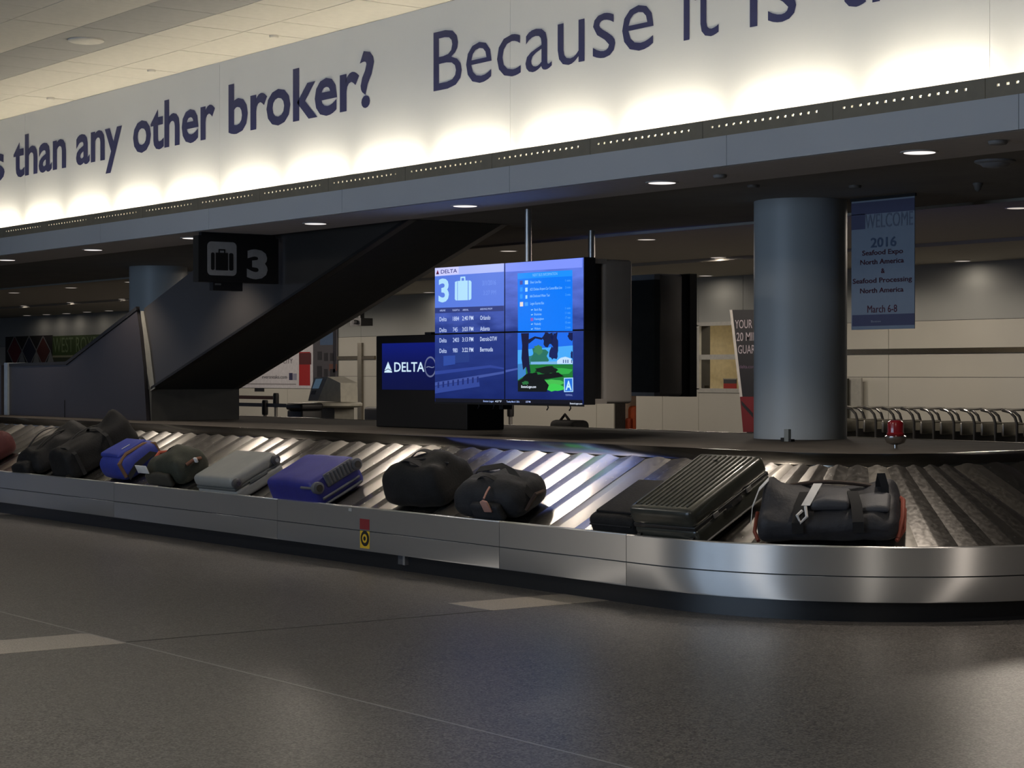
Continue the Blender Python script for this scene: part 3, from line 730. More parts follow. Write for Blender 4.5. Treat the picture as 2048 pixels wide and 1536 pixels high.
ring.add([(cc.x + ro * math.cos(2*math.pi*k/n), cc.y, cc.z + ro * math.sin(2*math.pi*k/n)) for k in range(n)] + [(cc.x + ri * math.cos(2*math.pi*k/n), cc.y, cc.z + ri * math.sin(2*math.pi*k/n)) for k in range(n)],
         [(k, (k+1) % n, n + (k+1) % n, n + k) for k in range(n)])
ring.build('logo_roundel', emit_s((96, 104, 140)), mc, normals=False)
a = cc + Vector((-.07, -.001, -.03)); b = cc + Vector((.07, -.001, -.03)); lettering('logo_roundel_mark', '~', emit_s((120, 130, 160)), mc, a, b, .07)
MB().box(at(833, 665, Y=YM).x, at(846, 665, Y=YM).x, YM + .1, YM + .2, mt, at(840, 664, Y=YM).z).build('top_sensor', BLACK, mc)

# =================================================================== SIGN 3
XS = -18.3
def G(px, py, d=0): return at(px, py, X=XS + d)
s0 = G(397, 470); s1 = G(557, 570); zt_, zb_ = 2.965, G(397, 563).z
sg = thing('hanging_sign', 'black hanging sign with a white suitcase symbol and number 3', 'sign', (XS, (s0.y + s1.y) / 2, zb_))
MB().box(XS - .12, XS, s0.y, s1.y, zb_, zt_).build('sign_box', mat('sign_black', (.006, .006, .006), .5), sg)
SGW = mat('sign_white', (.36, .36, .36), .6)
def GC(cx, cy, d=.003): return G(380 + cx / 5.12, 440 + cy / 5.12, d)
def rrect(x0, y0, x1, y1, r, n=5):
    pts = []
    for (cx, cy, a0) in ((x1 - r, y0 + r, -90), (x1 - r, y1 - r, 0), (x0 + r, y1 - r, 90), (x0 + r, y0 + r, 180)):
        for k in range(n + 1):
            a = math.radians(a0 + 90 * k / n); pts.append((cx + r * math.cos(a), cy + r * math.sin(a)))
    return pts
# sign face coordinates (metres): y along Y, z up
fy0, fz0 = s0.y, zb_; fw, fh = s1.y - s0.y, zt_ - zb_
def FP(u, v, d): return Vector((XS + d, fy0 + u, fz0 + v))
sq = fh * .73; mg = fh * .145
MB().prism([FP(x + .10, y + mg, .001) for x, y in rrect(0, 0, sq * .97, sq, .045)], (.003, 0, 0)).build('symbol_panel', SGW, sg)
SB = MATS['sign_black']
ux = .10 + sq * .97 / 2; vz = mg + sq * .40
MB().prism([FP(ux + x, vz + y, .004) for x, y in rrect(-.128, -.085, -.088, .095, .018)], (.003, 0, 0)).prism([FP(ux + x, vz + y, .004) for x, y in rrect(-.074, -.085, .066, .095, .003)], (.003, 0, 0)).prism([FP(ux + x, vz + y, .004) for x, y in rrect(.080, -.085, .128, .095, .018)], (.003, 0, 0)).build('suitcase_symbol', SB, sg)
MB().prism([FP(ux + x, vz + y, .004) for x, y in ((-.042, .09), (-.042, .132), (.035, .132), (.035, .09), (.022, .09), (.022, .118), (-.029, .118), (-.029, .09))], (.003, 0, 0)).build('symbol_handle', SB, sg)
a = FP(.555, mg - .005, .003); b = FP(.80, mg - .005, .003)
lettering('number', '3', SGW, sg, a, b, sq * .90, bold=.05, ref='3')
p = G(412, 463); MB().box(XS - .09, XS - .03, s0.y + .05, s1.y - .02, zt_, ZS + .002).build('mounting_bar', BLACK, sg)
bx0 = G(428, 570); bx1 = G(487, 580)
MB().box(XS - .10, XS - .02, bx0.y, bx1.y, zb_ - .085, zb_).build('sensor_box', BLACK, sg)
MB().box(XS - .018, XS - .016, bx0.y + .02, bx0.y + .09, zb_ - .03, zb_ - .012).build('sensor_lens', mat('lens_grey', (.15, .15, .15), .3), sg)

# =================================================================== DOWNLIGHTS
LENS = emit('downlight_lens', (1.0, .90, .84), 1.3)
RIM = mat('downlight_rim', (.75, .73, .70), .4)
def downlight(x, y, z, r, label, power, group, lens=LENS, spot=True, spread=115):
    t = thing('downlight', label, 'light', (x, y, z), group)
    MB().lathe((x, y, z), [(r, -.006), (r * 1.12, -.004), (r * 1.12, .003), (r * .9, .003), (r * .9, -.004), (r, -.006)], 28, caps=False).build('rim', RIM, t, smooth=True)
    MB().lathe((x, y, z), [(r * .92, -.005), (r * .92, 0.0)], 28).build('lens', lens, t)
    if spot and power > 0:
        l = bpy.data.lights.new('downlight_lamp', 'SPOT'); l.energy = power; l.color = (1.0, .87, .74); l.spot_size = math.radians(spread); l.spot_blend = .6 if spread < 150 else .12; l.shadow_soft_size = r * .8 if spread < 150 else .32
        o = bpy.data.objects.new('downlight_lamp', l); COL.objects.link(o); o.parent = t; o.location = (0, 0, -.02 if spread < 150 else -.06)
    return t
for i, px in enumerate(((1835, 304), (1322, 365), (936, 412), (632, 447), (383, 476), (188, 499.5), (19, 520))):
    p = at(px[0], px[1], Z=ZS)
    downlight(p.x, 9.9, ZS - .0, .112, ORD(i) + ' bright downlight from the right in the pale front soffit', DOWN_POWER, 'downlights in the front soffit')
downlight(-6.35, 9.9, ZS, .112, 'downlight in the front soffit just outside the right edge', DOWN_POWER, 'downlights in the front soffit')
far = [(2036, 416), (1293, 479), (1437, 515), (1017, 502), (1925, 522), (28, 585.5), (142, 575.5), (262, 564), (143, 605), (247, 598), (50, 611.5), (54, 631), (93, 629), (133, 627), (174, 624), (218, 621.5), (866, 585), (1411, 551.5)]
FLENS = emit('far_downlight_lens', (1.0, .9, .8), 0.55)
for i, px in enumerate(far):
    p = at(px[0], px[1], Z=ZFAR - .001)
    if p.y > YW - .3: p.y = YW - .35
    names = ['small far downlight above the luggage trolleys at the right edge', 'far downlight just right of the rear video wall pole', 'far downlight between the rear video wall and the wide column', 'far downlight left of the first hanging pole', 'far downlight above the bumper rail right of the welcome banner']
    lab = names[i] if i < len(names) else 'small far hall downlight at the left, number ' + str(i)
    left = {5: 'leftmost far downlight in the nearest row above the escalator landing', 6: 'middle far downlight in the nearest row above the escalator landing', 7: 'far downlight touching the left side of the distant column', 8: 'left far downlight of the second row above the escalator', 9: 'right far downlight of the second row above the escalator', 10: 'dim single far downlight left of the second row', 11: 'leftmost of the farthest row of downlights above the green poster', 12: 'second from left in the farthest row of downlights', 13: 'third from left in the farthest row of downlights', 14: 'fourth from left in the farthest row of downlights', 15: 'dim rightmost downlight of the farthest row beside the escalator edge', 16: 'far downlight peeking out left of the lit video wall', 17: 'tiny far downlight left of the wide column above the office window'}
    lab = left.get(i, lab)
    downlight(p.x, p.y, ZFAR, .13, lab, (FAR_POWER if p.y < 23 else FAR_POWER * .06) * (.45 if px[0] < 300 else 1), 'far hall downlights', lens=FLENS, spread=178)
# unseen lamps added behind the column and escalator to brighten the back wall
for (x, y) in ((-18.7, 18.4), (-21.6, 21.3), (-34.7, 20.3), (-32.3, 22.0), (-40, 21.5), (-45, 21.8)):
    downlight(x, y, ZFAR, .13, 'added far hall fill lamp hidden from view behind nearer things', FAR_POWER, 'added hidden far hall fill lamps', lens=FLENS, spread=178)

# ceiling discs: speaker, detectors, sprinklers
def ceiling_disc(name, label, cat, px, py, z, r, m, dome=.0):
    p = at(px, py, Z=z)
    t = thing(name, label, cat, (p.x, p.y, z))
    MB().lathe(p, [(r, 0), (r, -.012), (r * .86, -.022)], 28).build('rim', m, t, smooth=True)
    MB().lathe(p, [(r * .8, -.018), (r * .6, -.022 - dome), (r * .2, -.026 - dome * 1.3)], 28).build('grille', m, t, smooth=True)
    return t
ceiling_disc('ceiling_speaker', 'round cream ceiling speaker in the grey ceiling strip', 'speaker', 172, 80, ZC, .17, mat('speaker_cream', (.72, .68, .6), .6))
ceiling_disc('smoke_detector', 'large round detector dome on the dark soffit near the right edge', 'detector', 1990, 321, ZS + .025, .14, mat('detector_grey', (.3, .3, .31), .5), .02)
ceiling_disc('sprinkler_head', 'small sprinkler head below the detector on the dark soffit', 'sprinkler', 1956, 366, ZS + .025, .04, mat('sprinkler_dark', (.16, .15, .14), .5), .03)
ceiling_disc('sprinkler_head', 'flat sprinkler cover in the pale soffit right of the brightest downlight', 'sprinkler', 1996, 282, ZS, .06, mat('cover_dark', (.28, .27, .26), .6))
ceiling_disc('sprinkler_head', 'flat sprinkler cover in the pale soffit left of the wide column', 'sprinkler', 1440, 350, ZS, .05, mat('cover_dark', (.28, .27, .26), .6))
ceiling_disc('sprinkler_head', 'leftmost sprinkler head in the cream ceiling above the banner', 'sprinkler', 101, 195.5, ZC, .045, MATS['speaker_cream'])
ceiling_disc('sprinkler_head', 'middle sprinkler head in the cream ceiling above the banner', 'sprinkler', 303, 140, ZC, .045, MATS['speaker_cream'])
ceiling_disc('sprinkler_head', 'rightmost sprinkler head in the cream ceiling above the banner', 'sprinkler', 548, 71, ZC, .045, MATS['speaker_cream'])
for i, (px, py) in enumerate(((1507, 370), (1710, 371))):
    ceiling_disc('ceiling_hatch', ('left' if i == 0 else 'right') + ' small dark ceiling fitting above the wide column', 'fitting', px, py, ZS + .025, .05, MATS['sprinkler_dark'])

# =================================================================== WELCOME BANNER
YWB = 12.2
w0 = at(1703, 405, Y=YWB); w1 = at(1829, 655, Y=YWB); wz0 = at(1707, 660, Y=YWB).z; wz1 = 2.988
wbn = thing('welcome_banner', 'hanging pale blue welcome banner for a seafood expo beside the column', 'banner', ((w0.x + w1.x) / 2, YWB, wz0))
MB().box(w0.x, w1.x, YWB, YWB + .006, wz0, wz1).build('banner_cloth', mat('welcome_cloth', (.27, .32, .40), .7, var=.02), wbn)
MB().box(w0.x - .01, w1.x + .01, YWB - .004, YWB + .012, wz1, wz1 + .025).build('top_bar', BLACK, wbn)
def WP(cx, cy): return at(1488 + cx / 3.657, 240 + cy / 3.657, Y=YWB - .003)
PURP = print_mat((84, 86, 116))
def wrect(cx0, cy0, cx1, cy1, m, name='printed_band', d=.0015):
    a = WP(cx0, cy1); b = WP(cx1, cy1); z1 = WP(cx0, cy0).z
    MB().box(max(a.x, w0.x), min(b.x, w1.x), YWB - d, YWB - .0002, max(a.z, wz0), z1).build(name, m, wbn)
wrect(780, 612, 1246, 700, PURP); wrect(780, 695, 885, 806, PURP); wrect(790, 1428, 1246, 1510, PURP)
def wtext(body, cx0, cx1, cy, cap, rgb, bold):
    a = WP(cx0, cy); b = WP(cx1, cy); b.z = a.z
    lettering('banner_lettering', body, print_mat(rgb), wbn, a, b, (WP(cx0, cy - cap) - a).length, bold=bold)
wtext('WELCOME', 885, 1236, 794, 100, (112, 120, 140), .0)
wtext('2016', 926, 1114, 932, 70, (78, 94, 122), .02)
for b_, x0, x1, y in (('Seafood Expo', 864, 1162, 992), ('North America', 850, 1168, 1060), ('&', 1002, 1028, 1120), ('Seafood Processing', 795, 1228, 1198), ('North America', 848, 1165, 1268)): wtext(b_, x0, x1, y, 36, (70, 18, 40), .015)
wtext('March 6-8', 902, 1118, 1410, 52, (84, 22, 48), .0)
wtext('Boston', 930, 1000, 1480, 14, (170, 175, 185), 0)

# =================================================================== GUARANTEE BANNER (tapered stand behind the column)
YG = 20.0
gb = thing('tapered_floor_sign', 'tapering black and red floor sign with white lettering half hidden behind the column', 'sign', at(1510, 860, Y=YG))
gb.location.z = 0
def GP(cx, cy, d=0.0): return at(1140 + cx / 3.339, 440 + cy / 3.339, Y=YG - d)
bodyp = [GP(1083, 600), GP(1500, 596), GP(1500, 1440), GP(1155, 1440)]
dz = bodyp[2].z
MB().prism([bodyp[0], bodyp[1], Vector((bodyp[1].x, YG, .03)), Vector((GP(1172, 1440).x + .14, YG, .03))], (0, .04, 0)).build('sign_panel', mat('sign_ink', (.014, .014, .018), .6), gb)
MB().prism([GP(1066, 600), GP(1083, 600), Vector((GP(1172, 1440).x + .14, YG, .03)), Vector((GP(1172, 1440).x + .08, YG, .03))], (0, .05, 0)).build('sign_edge', mat('sign_edge_white', (.55, .52, .48), .6), gb)
MB().prism([GP(1135, 1180, .002), GP(1480, 1180, .002), GP(1480, 1416, .002), GP(1156, 1416, .002)], (0, .0015, 0)).build('red_print', print_mat((110, 26, 34)), gb)
MB().prism([GP(1142, 1205, .004), GP(1222, 1290, .004), GP(1222, 1320, .004), GP(1146, 1235, .004)], (0, .0015, 0)).build('dark_stripe', MATS['sign_ink'], gb)
def gtext(body, cx0, cx1, cy, cap, rgb=(170, 160, 165)):
    a = GP(cx0, cy, .002); b = GP(cx1, cy, .002); b.z = a.z
    lettering('sign_lettering', body, print_mat(rgb), gb, a, b, (GP(cx0, cy - cap, .002) - a).length, bold=.005)
gtext('YOUR BAGS', 1102, 1330, 724, 56); gtext('20 MINUTE', 1112, 1345, 808, 56); gtext('GUARANTEED', 1122, 1400, 892, 56); gtext('delta.com', 1132, 1235, 990, 22, (110, 90, 110))

# =================================================================== BEACON, POST
bp_ = at(1790, 905, Z=DECKZ); 
pb = at(1791, 897, Z=DECKZ)
bc = thing('warning_beacon', 'red warning beacon on a chrome base standing on the carousel island', 'beacon', (pb.x, pb.y, DECKZ))
k = (pb - EYE).dot(FWD) / F   # metres per pixel at the beacon
MB().lathe(pb, [(0.0142, 0.0000), (0.0142, 0.0336)], 12).build('stem', CHROME, bc, smooth=True)
MB().lathe(pb + Vector((0, 0, .028)), [(0.0236, 0.0000), (0.0649, 0.0134), (0.0779, 0.0392), (0.0779, 0.0616), (0.0684, 0.0672), (0.0590, 0.0717)], 28).build('chrome_base', CHROME, bc, smooth=True)
MB().lathe(pb + Vector((0, 0, .098)), [(0.0637, 0.0000), (0.0661, 0.0134), (0.0590, 0.0202), (0.0590, 0.0840), (0.0543, 0.0986), (0.0354, 0.1098), (0.0000, 0.1120)], 28).build('red_lens', mat('red_lens', (.16, .008, .012), .2, coat=.4), bc, smooth=True)
pz = at(1575, 883, Z=DECKZ)
ob = thing('outlet_post', 'small metal outlet post at the foot of the wide column', 'outlet', (pz.x, pz.y, DECKZ))
MB().box(pz.x - .03, pz.x + .02, pz.y - .01, pz.y + .02, DECKZ, DECKZ + .10).build('post', mat('outlet_metal', (.55, .6, .6), .3, .8), ob)
MB().box(pz.x - .06, pz.x - .03, pz.y - .02, pz.y + .03, DECKZ, DECKZ + .03).build('foot', BLACK, ob)
MB().box(pz.x + .02, pz.x + .05, pz.y - .01, pz.y + .03, DECKZ, DECKZ + .02).build('foot', BLACK, ob)

# =================================================================== BAGS ON THE BELT
AS = math.atan2(Z1 - Z0, R1 - R0)
def project(p):
    d = Vector(p) - EYE; t = d.dot(FWD); return (W / 2 + F * d.dot(RGT) / t, H / 2 - F * d.dot(UPV) / t)
def slope_frame(s, r, rot=0.0, lift=.022):
    p, n = path(s); tg = Vector((-n.y, n.x, 0))
    z = Z0 + (r - R0) * math.tan(AS)
    e2 = -n * math.cos(AS) + Vector((0, 0, math.sin(AS))); e3 = tg.cross(e2)
    o = p - n * r; o.z = z; o = o + e3 * lift
    c, sn = math.cos(rot), math.sin(rot)
    a = tg * c + e2 * sn; b = -tg * sn + e2 * c
    m = Matrix((a, b, e3)).transposed().to_4x4(); m.translation = o
    return m
def slope_pt(px, py):
    best = None
    for i in range(0, 1400):
        s = L1 - 16 + i * .015
        for j in range(-4, 30):
            r = R0 + j * .04; p, n = path(s); q = p - n * r; q.z = Z0 + (r - R0) * math.tan(AS)
            u, v = project(q); e = (u - px) ** 2 + (v - py) ** 2
            if best is None or e < best[0]: best = (e, s, r)
    return best[1], best[2]
NYLON = mat('black_nylon', (.006, .006, .0065), .75, var=.3, scale=9, bump=.25, bscale=60, spec=.3)
NYLON2 = mat('charcoal_nylon', (.012, .013, .016), .7, var=.3, scale=9, bump=.25, bscale=60, spec=.35)
WEB = mat('black_webbing', (.006, .006, .007), .8)
TAGW = mat('paper_tag', (.62, .62, .62), .6)
def bag(name, label, px, py, rot=0.0, lift=.022, cat='bag', half=0.25):
    s, r = slope_pt(px, py)
    rmin = .075 + half * math.cos(AS)
    if r < rmin:
        def pxof(s_):
            p_, n_ = path(s_); q_ = p_ - n_ * rmin; q_.z = Z0 + (rmin - R0) * math.tan(AS); return project(q_)[0]
        r = rmin
        while pxof(s) > px + 4: s -= .01
    return thing(name, label, cat, matrix=slope_frame(s, r, math.radians(rot), lift))
def soft_fn(L, Wd, Hh, seed, sag=.25, amp=.035, peak=None):
    def fn(p):
        q = Vector((p.x * 3 + seed, p.y * 3, p.z * 3))
        d = noise.noise(q) * amp + noise.noise(q * 2.7) * amp * .45
        k = p.z / Hh
        cx = 1 - sag * k * (p.x / (L / 2)) ** 2 * .35
        cy = 1 - sag * k * .5
        z = p.z * (1 - sag * .5 * ((p.x / (L / 2)) ** 2) * k) + d * k * 1.4
        if peak: z += k * peak[2] * math.exp(-(((p.x - peak[0]) / .16) ** 2 + ((p.y - peak[1]) / .16) ** 2))
        return (p.x * cx + d * .5 * k, p.y * cy + d * .6, max(0, z))
    return fn
def arch(x, y0, y1, z, h, n=8): return [(x, y0 + (y1 - y0) * i / n, z + h * math.sin(math.pi * i / n)) for i in range(n + 1)]
def archx(x0, x1, y, z, h, n=8): return [(x0 + (x1 - x0) * i / n, y, z + h * math.sin(math.pi * i / n)) for i in range(n + 1)]
def P(mb, name, m, t, smooth=True): return mb.build(name, m, t, local=True, smooth=smooth)

# red bag at the left edge
t = bag('red_bag', 'dark red bag cut off by the left edge, lying on the belt', -8, 925, half=0.275)
P(MB().rbox(.5, .55, .3, .12, 6, 3, soft_fn(.5, .55, .3, 3)), 'body', mat('red_nylon', lin((72, 20, 22)), .7, bump=.2), t)
P(MB().strap(archx(-.12, .12, 0, .27, .06), (0, .03, 0), .006), 'handle', WEB, t)
P(MB().tube([(-.2, -.22, .2), (0, -.24, .22), (.2, -.22, .2)], .006, 6), 'zip', WEB, t)
# two black bags side by side at the left
t = bag('duffel_bag', 'low slumped black duffel beside the red bag, with a small white label', 118, 936, half=0.5)
P(MB().rbox(.66, .85, .27, .12, 8, 4, soft_fn(.66, .85, .27, 11, .35, .04, (.1, .3, .07))), 'body', NYLON, t)
P(MB().strap(arch(-.12, -.25, .25, .24, .09), (.035, 0, 0), .006), 'handle', WEB, t)
P(MB().strap(arch(.12, -.25, .25, .24, .06), (.035, 0, 0), .006), 'handle', WEB, t)
P(MB().rbox(.08, .05, .004, .002, 1, 1, None, (-.2, -.30, .215)), 'brand_label', TAGW, t)
P(MB().rbox(.4, .14, .16, .05, 4, 3, soft_fn(.4, .14, .16, 5, .2, .02), (0, -.43, .02)), 'end_pocket', NYLON, t)
t = bag('duffel_bag', 'tall black wheeled duffel with raised end, between the slumped duffel and blue bag', 196, 930, half=0.49)
P(MB().rbox(.52, .92, .33, .09, 8, 4, soft_fn(.52, .92, .33, 17, .2, .03, (.05, .38, .09))), 'body', NYLON, t)
P(MB().strap(arch(-.1, -.2, .25, .31, .05), (.035, 0, 0), .006), 'handle', WEB, t)
P(MB().strap([(-.27, -.3, .02), (-.27, -.3, .26), (-.1, -.3, .335), (.12, -.3, .335), (.27, -.3, .26), (.27, -.3, .02)], (0, .04, 0), .006), 'compression_strap', WEB, t)
P(MB().strap([(-.27, .1, .02), (-.27, .1, .26), (-.1, .1, .345), (.12, .1, .345), (.27, .1, .26), (.27, .1, .02)], (0, .04, 0), .006), 'compression_strap', WEB, t)
for sx in (-1, 1): P(MB().lathe((sx * .2, -.46, .05), [(.045, -.018), (.045, .018)], 18, 'X'), 'wheel', RUBBER, t)
# blue soft bag with tan trim
t = bag('travel_backpack', 'bright blue travel backpack with brown trim and a white tag', 272, 945, half=0.25)
BLUE = mat('blue_nylon', lin((38, 52, 140)), .65, var=.1, bump=.15)
P(MB().rbox(.58, .5, .26, .10, 6, 4, soft_fn(.58, .5, .26, 23, .15, .015)), 'body', BLUE, t)
P(MB().rbox(.44, .36, .05, .03, 4, 3, soft_fn(.44, .36, .05, 4, .1, .006), (-.02, .0, .235)), 'front_pocket', BLUE, t)
TAN = mat('tan_trim', lin((104, 76, 54)), .8)
P(MB().tube([(.25, -.21, .05), (.24, -.22, .2), (.21, -.1, .245), (.21, .12, .245), (.23, .22, .2), (.25, .22, .05)], .022, 8), 'brown_trim', TAN, t)
P(MB().strap([(.28, -.2, .04), (.33, -.1, .12), (.33, .1, .15), (.28, .22, .06)], (.0, .0, .06), .01), 'shoulder_strap', WEB, t)
P(MB().strap(archx(-.1, .1, .2, .22, .06), (0, .03, 0), .006), 'handle', WEB, t)
P(MB().rbox(.012, .1, .006, .002, 1, 1, None, (.1, -.02, .285)), 'white_tag', TAGW, t)
# dark green duffel
t = bag('duffel_bag', 'dark green duffel with a white paper tag and orange straps', 366, 956, half=0.25)
GRN = mat('green_nylon', lin((36, 40, 30)), .75, var=.25, bump=.25)
P(MB().rbox(.74, .42, .27, .11, 8, 4, soft_fn(.74, .42, .27, 31, .3, .03, (.0, .05, .03))), 'body', GRN, t)
P(MB().rbox(.5, .06, .14, .03, 4, 3, soft_fn(.5, .06, .14, 2, .1, .01), (0, -.22, .03)), 'side_pocket', mat('green_pocket', lin((48, 46, 38)), .8), t)
P(MB().strap(archx(-.15, .18, .05, .26, .05), (0, .035, 0), .006), 'handle', WEB, t)
P(MB().rbox(.24, .008, .085, .003, 1, 1, None, (-.22, -.25, .17)), 'paper_tag', TAGW, t)
ORG = mat('orange_strap', lin((150, 62, 40)), .7)
P(MB().tube([(-.34, -.05, .2), (-.37, .05, .23), (-.34, .12, .2)], .02, 8), 'orange_strap', ORG, t)
P(MB().tube([(.34, -.05, .18), (.39, .02, .2), (.36, .1, .17)], .018, 8), 'orange_strap', mat('brown_strap', lin((110, 70, 50)), .7), t)
P(MB().rbox(.05, .02, .05, .006, 1, 2, None, (.42, .02, .17)), 'airline_tag', TAGW, t)
# hard suitcases
def hard_case(t, L, Wd, Hh, m, m2, wheels='front', r=.05):
    P(MB().rbox(L, Wd, Hh * .49, r * .8, 4, 4, lambda p: (p.x, p.y, p.z)), 'lower_shell', m, t)
    up_ = P(MB().rbox(L, Wd, Hh * .5, r, 4, 4, None, (0, 0, Hh * .5)), 'upper_shell', m, t)
    P(MB().rbox(L - .012, Wd - .012, Hh * .12, .01, 3, 2, None, (0, 0, Hh * .44)), 'zip_band', m2, t)
    return up_
GREYM = mat('silver_polycarbonate', lin((128, 130, 128)), .45, var=.05)
BLK = mat('shell_black', (.012, .012, .013), .4)
t = bag('suitcase', 'silver grey hard suitcase with corner wheels', 486, 984, half=0.27, cat='suitcase')
hard_case(t, .74, .54, .24, GREYM, mat('silver_dark', lin((78, 82, 82)), .5))
for (sx, sy) in ((.31, -.22), (.31, .22)):
    wh = P(MB().lathe((sx + .06, sy, .17), [(.0, -.03), (.04, -.03), (.046, -.01), (.046, .02), (.03, .03)], 18, 'X'), 'wheel', mat('wheel_grey', (.05, .05, .055), .4), t)
    P(MB().lathe((sx + .07, sy, .17), [(.02, .0), (.02, .03)], 14, 'X'), 'wheel_hub', CHROME, wh)
P(MB().rbox(.014, .2, .03, .006, 2, 2, None, (.372, 0, .10)), 'side_handle', mat('silver_dark', lin((78, 82, 82)), .5), t)
t = bag('suitcase', 'royal blue suitcase with grey side grip, wheels and skid rails', 640, 996, half=0.265, cat='suitcase')
BL2 = mat('royal_blue_shell', lin((36, 38, 120)), .5, var=.08, bump=.08)
GRIP = mat('grey_grip', lin((84, 86, 92)), .55)
P(MB().rbox(.80, .52, .27, .06, 6, 4, soft_fn(.80, .52, .27, 41, .06, .008)), 'body', BL2, t)
P(MB().rbox(.024, .30, .12, .01, 2, 2, None, (.396, .04, .145)), 'side_grip', GRIP, t)
gr_ = t.children[-1]
for k in range(7): P(MB().rbox(.022, .026, .10, .008, 1, 2, None, (.404, -.07 + k * .037, .155)), 'grip_rib', GRIP, gr_)
for sy in (-.20, .22):
    wh = P(MB().lathe((.37, sy, .19), [(.052, 0), (.052, .045), (.035, .055)], 20, 'X'), 'wheel', GRIP, t)
    P(MB().lathe((.40, sy, .19), [(.03, 0), (.03, .03)], 16, 'X'), 'wheel_hub', BLK, wh)
P(MB().tube([(.24, -.262, .22), (.34, -.262, .22), (.38, -.23, .2)], .012, 8), 'corner_guard', GRIP, t)
for z in (.035, .085): P(MB().tube([(.405, -.20, z), (.412, 0, z), (.405, .2, z)], .012, 8), 'skid_rail', GRIP, t)
# two black duffels
t = bag('duffel_bag', 'black duffel with a humped top lying left of the tagged duffel', 868, 1001, half=0.26, rot=6)
P(MB().rbox(.80, .48, .34, .13, 9, 4, soft_fn(.80, .48, .34, 53, .3, .04, (.18, .14, .06))), 'body', NYLON, t)
P(MB().strap(archx(-.2, .15, -.08, .31, .07), (0, .04, 0), .006), 'handle', WEB, t)
P(MB().strap(archx(-.2, .15, .1, .31, .06), (0, .04, 0), .006), 'handle', WEB, t)
P(MB().tube([(-.36, 0, .27), (-.2, 0, .325), (.1, 0, .345), (.34, .02, .29)], .006, 6), 'zip', WEB, t)
P(MB().rbox(.05, .02, .004, .002, 1, 1, None, (-.04, .06, .355)), 'white_label', TAGW, t)
t = bag('duffel_bag', 'charcoal duffel with a pink paper tag hanging over the rim', 1012, 1027, half=0.24, rot=4)
P(MB().rbox(.80, .44, .29, .13, 9, 4, soft_fn(.80, .44, .29, 67, .3, .04, (.15, .1, .03))), 'body', NYLON2, t)
P(MB().strap([(-.36, .0, .2), (-.25, .1, .29), (0, .12, .31), (.2, .05, .3), (.37, -.02, .2), (.4, .0, .1)], (0, .05, .02), .008), 'shoulder_strap', WEB, t)
P(MB().strap(archx(-.12, .16, -.06, .27, .06), (0, .035, 0), .006), 'handle', WEB, t)
P(MB().rbox(.34, .07, .15, .03, 4, 3, soft_fn(.34, .07, .15, 6, .1, .01), (.1, -.22, .04)), 'side_pocket', NYLON2, t)
PINK = mat('pink_tag', lin((172, 128, 116)), .7)
P(MB().rbox(.09, .02, .12, .02, 2, 3, soft_fn(.09, .02, .12, 8, .4, .01), (.16, -.262, .13)), 'pink_tag', PINK, t)
P(MB().tube([(.16, -.255, .24), (.15, -.2, .265), (.14, -.15, .28)], .008, 6), 'tag_loop', PINK, t)
P(MB().rbox(.015, .05, .004, .002, 1, 1, None, (-.2, .1, .265)), 'white_label', TAGW, t)
P(MB().tube([(.38, -.1, .06), (.43, 0, .14), (.38, .12, .1)], .015, 6), 'end_handle', mat('brown_handle', lin((50, 34, 26)), .8), t)
# flat black case and ribbed case
t = bag('suitcase', 'flat black soft suitcase leaning against the ribbed case', 1290, 1046, half=0.29, cat='suitcase')
P(MB().rbox(.50, .58, .17, .05, 6, 4, soft_fn(.50, .58, .17, 71, .05, .006)), 'body', NYLON, t)
P(MB().tube([(-.22, -.285, .11), (.22, -.285, .11)], .006, 6), 'zip', WEB, t)
P(MB().strap([(-.252, -.1, .09), (-.275, 0, .11), (-.252, .1, .09)], (0, 0, .03), .006), 'handle', WEB, t)
P(MB().rbox(.38, .44, .02, .01, 3, 2, None, (0, 0, .165)), 'front_pocket', NYLON, t)
t = bag('suitcase', 'large glossy black hard suitcase with ribbed lid', 1417, 1041, half=0.42, cat='suitcase')
GLO = mat('glossy_black_shell', (.030, .032, .026), .30, var=.2, coat=.3)
lid = hard_case(t, .60, .78, .28, GLO, BLK, r=.045)
for k in range(11):
    x = -.24 + k * .048
    P(MB().tube([(x, -.335, .2785), (x, -.32, .281), (x, .32, .281), (x, .335, .2785)], .009, 8), 'rib', GLO, lid)
P(MB().lathe((-.05, .28, .288), [(.018, 0), (.018, .004)], 16), 'emblem', mat('emblem_dark', (.05, .05, .05), .3, .8), t)
for sy in (-.30, .30):
    for sx in (-.25, .25):
        P(MB().lathe((sx, -.39 if sy < 0 else .39, .06 if sx < 0 else .06), [(.03, -.018), (.03, .018)], 16, 'X'), 'wheel', RUBBER, t)
P(MB().strap([(.302, -.08, .13), (.33, -.05, .14), (.33, .05, .14), (.302, .08, .13)], (0, 0, .025), .008), 'side_handle', BLK, t)
P(MB().rbox(.012, .05, .035, .004, 1, 2, None, (.303, .16, .125)), 'latch', mat('latch_grey', (.25, .25, .25), .35, .6), t)
P(MB().rbox(.012, .05, .035, .004, 1, 2, None, (.303, -.18, .125)), 'latch', MATS['latch_grey'], t)
P(MB().tube([(.306, -.36, .03), (.306, .36, .03)], .006, 6), 'edge_rail', mat('edge_rail', (.2, .2, .2), .4, .7), t)
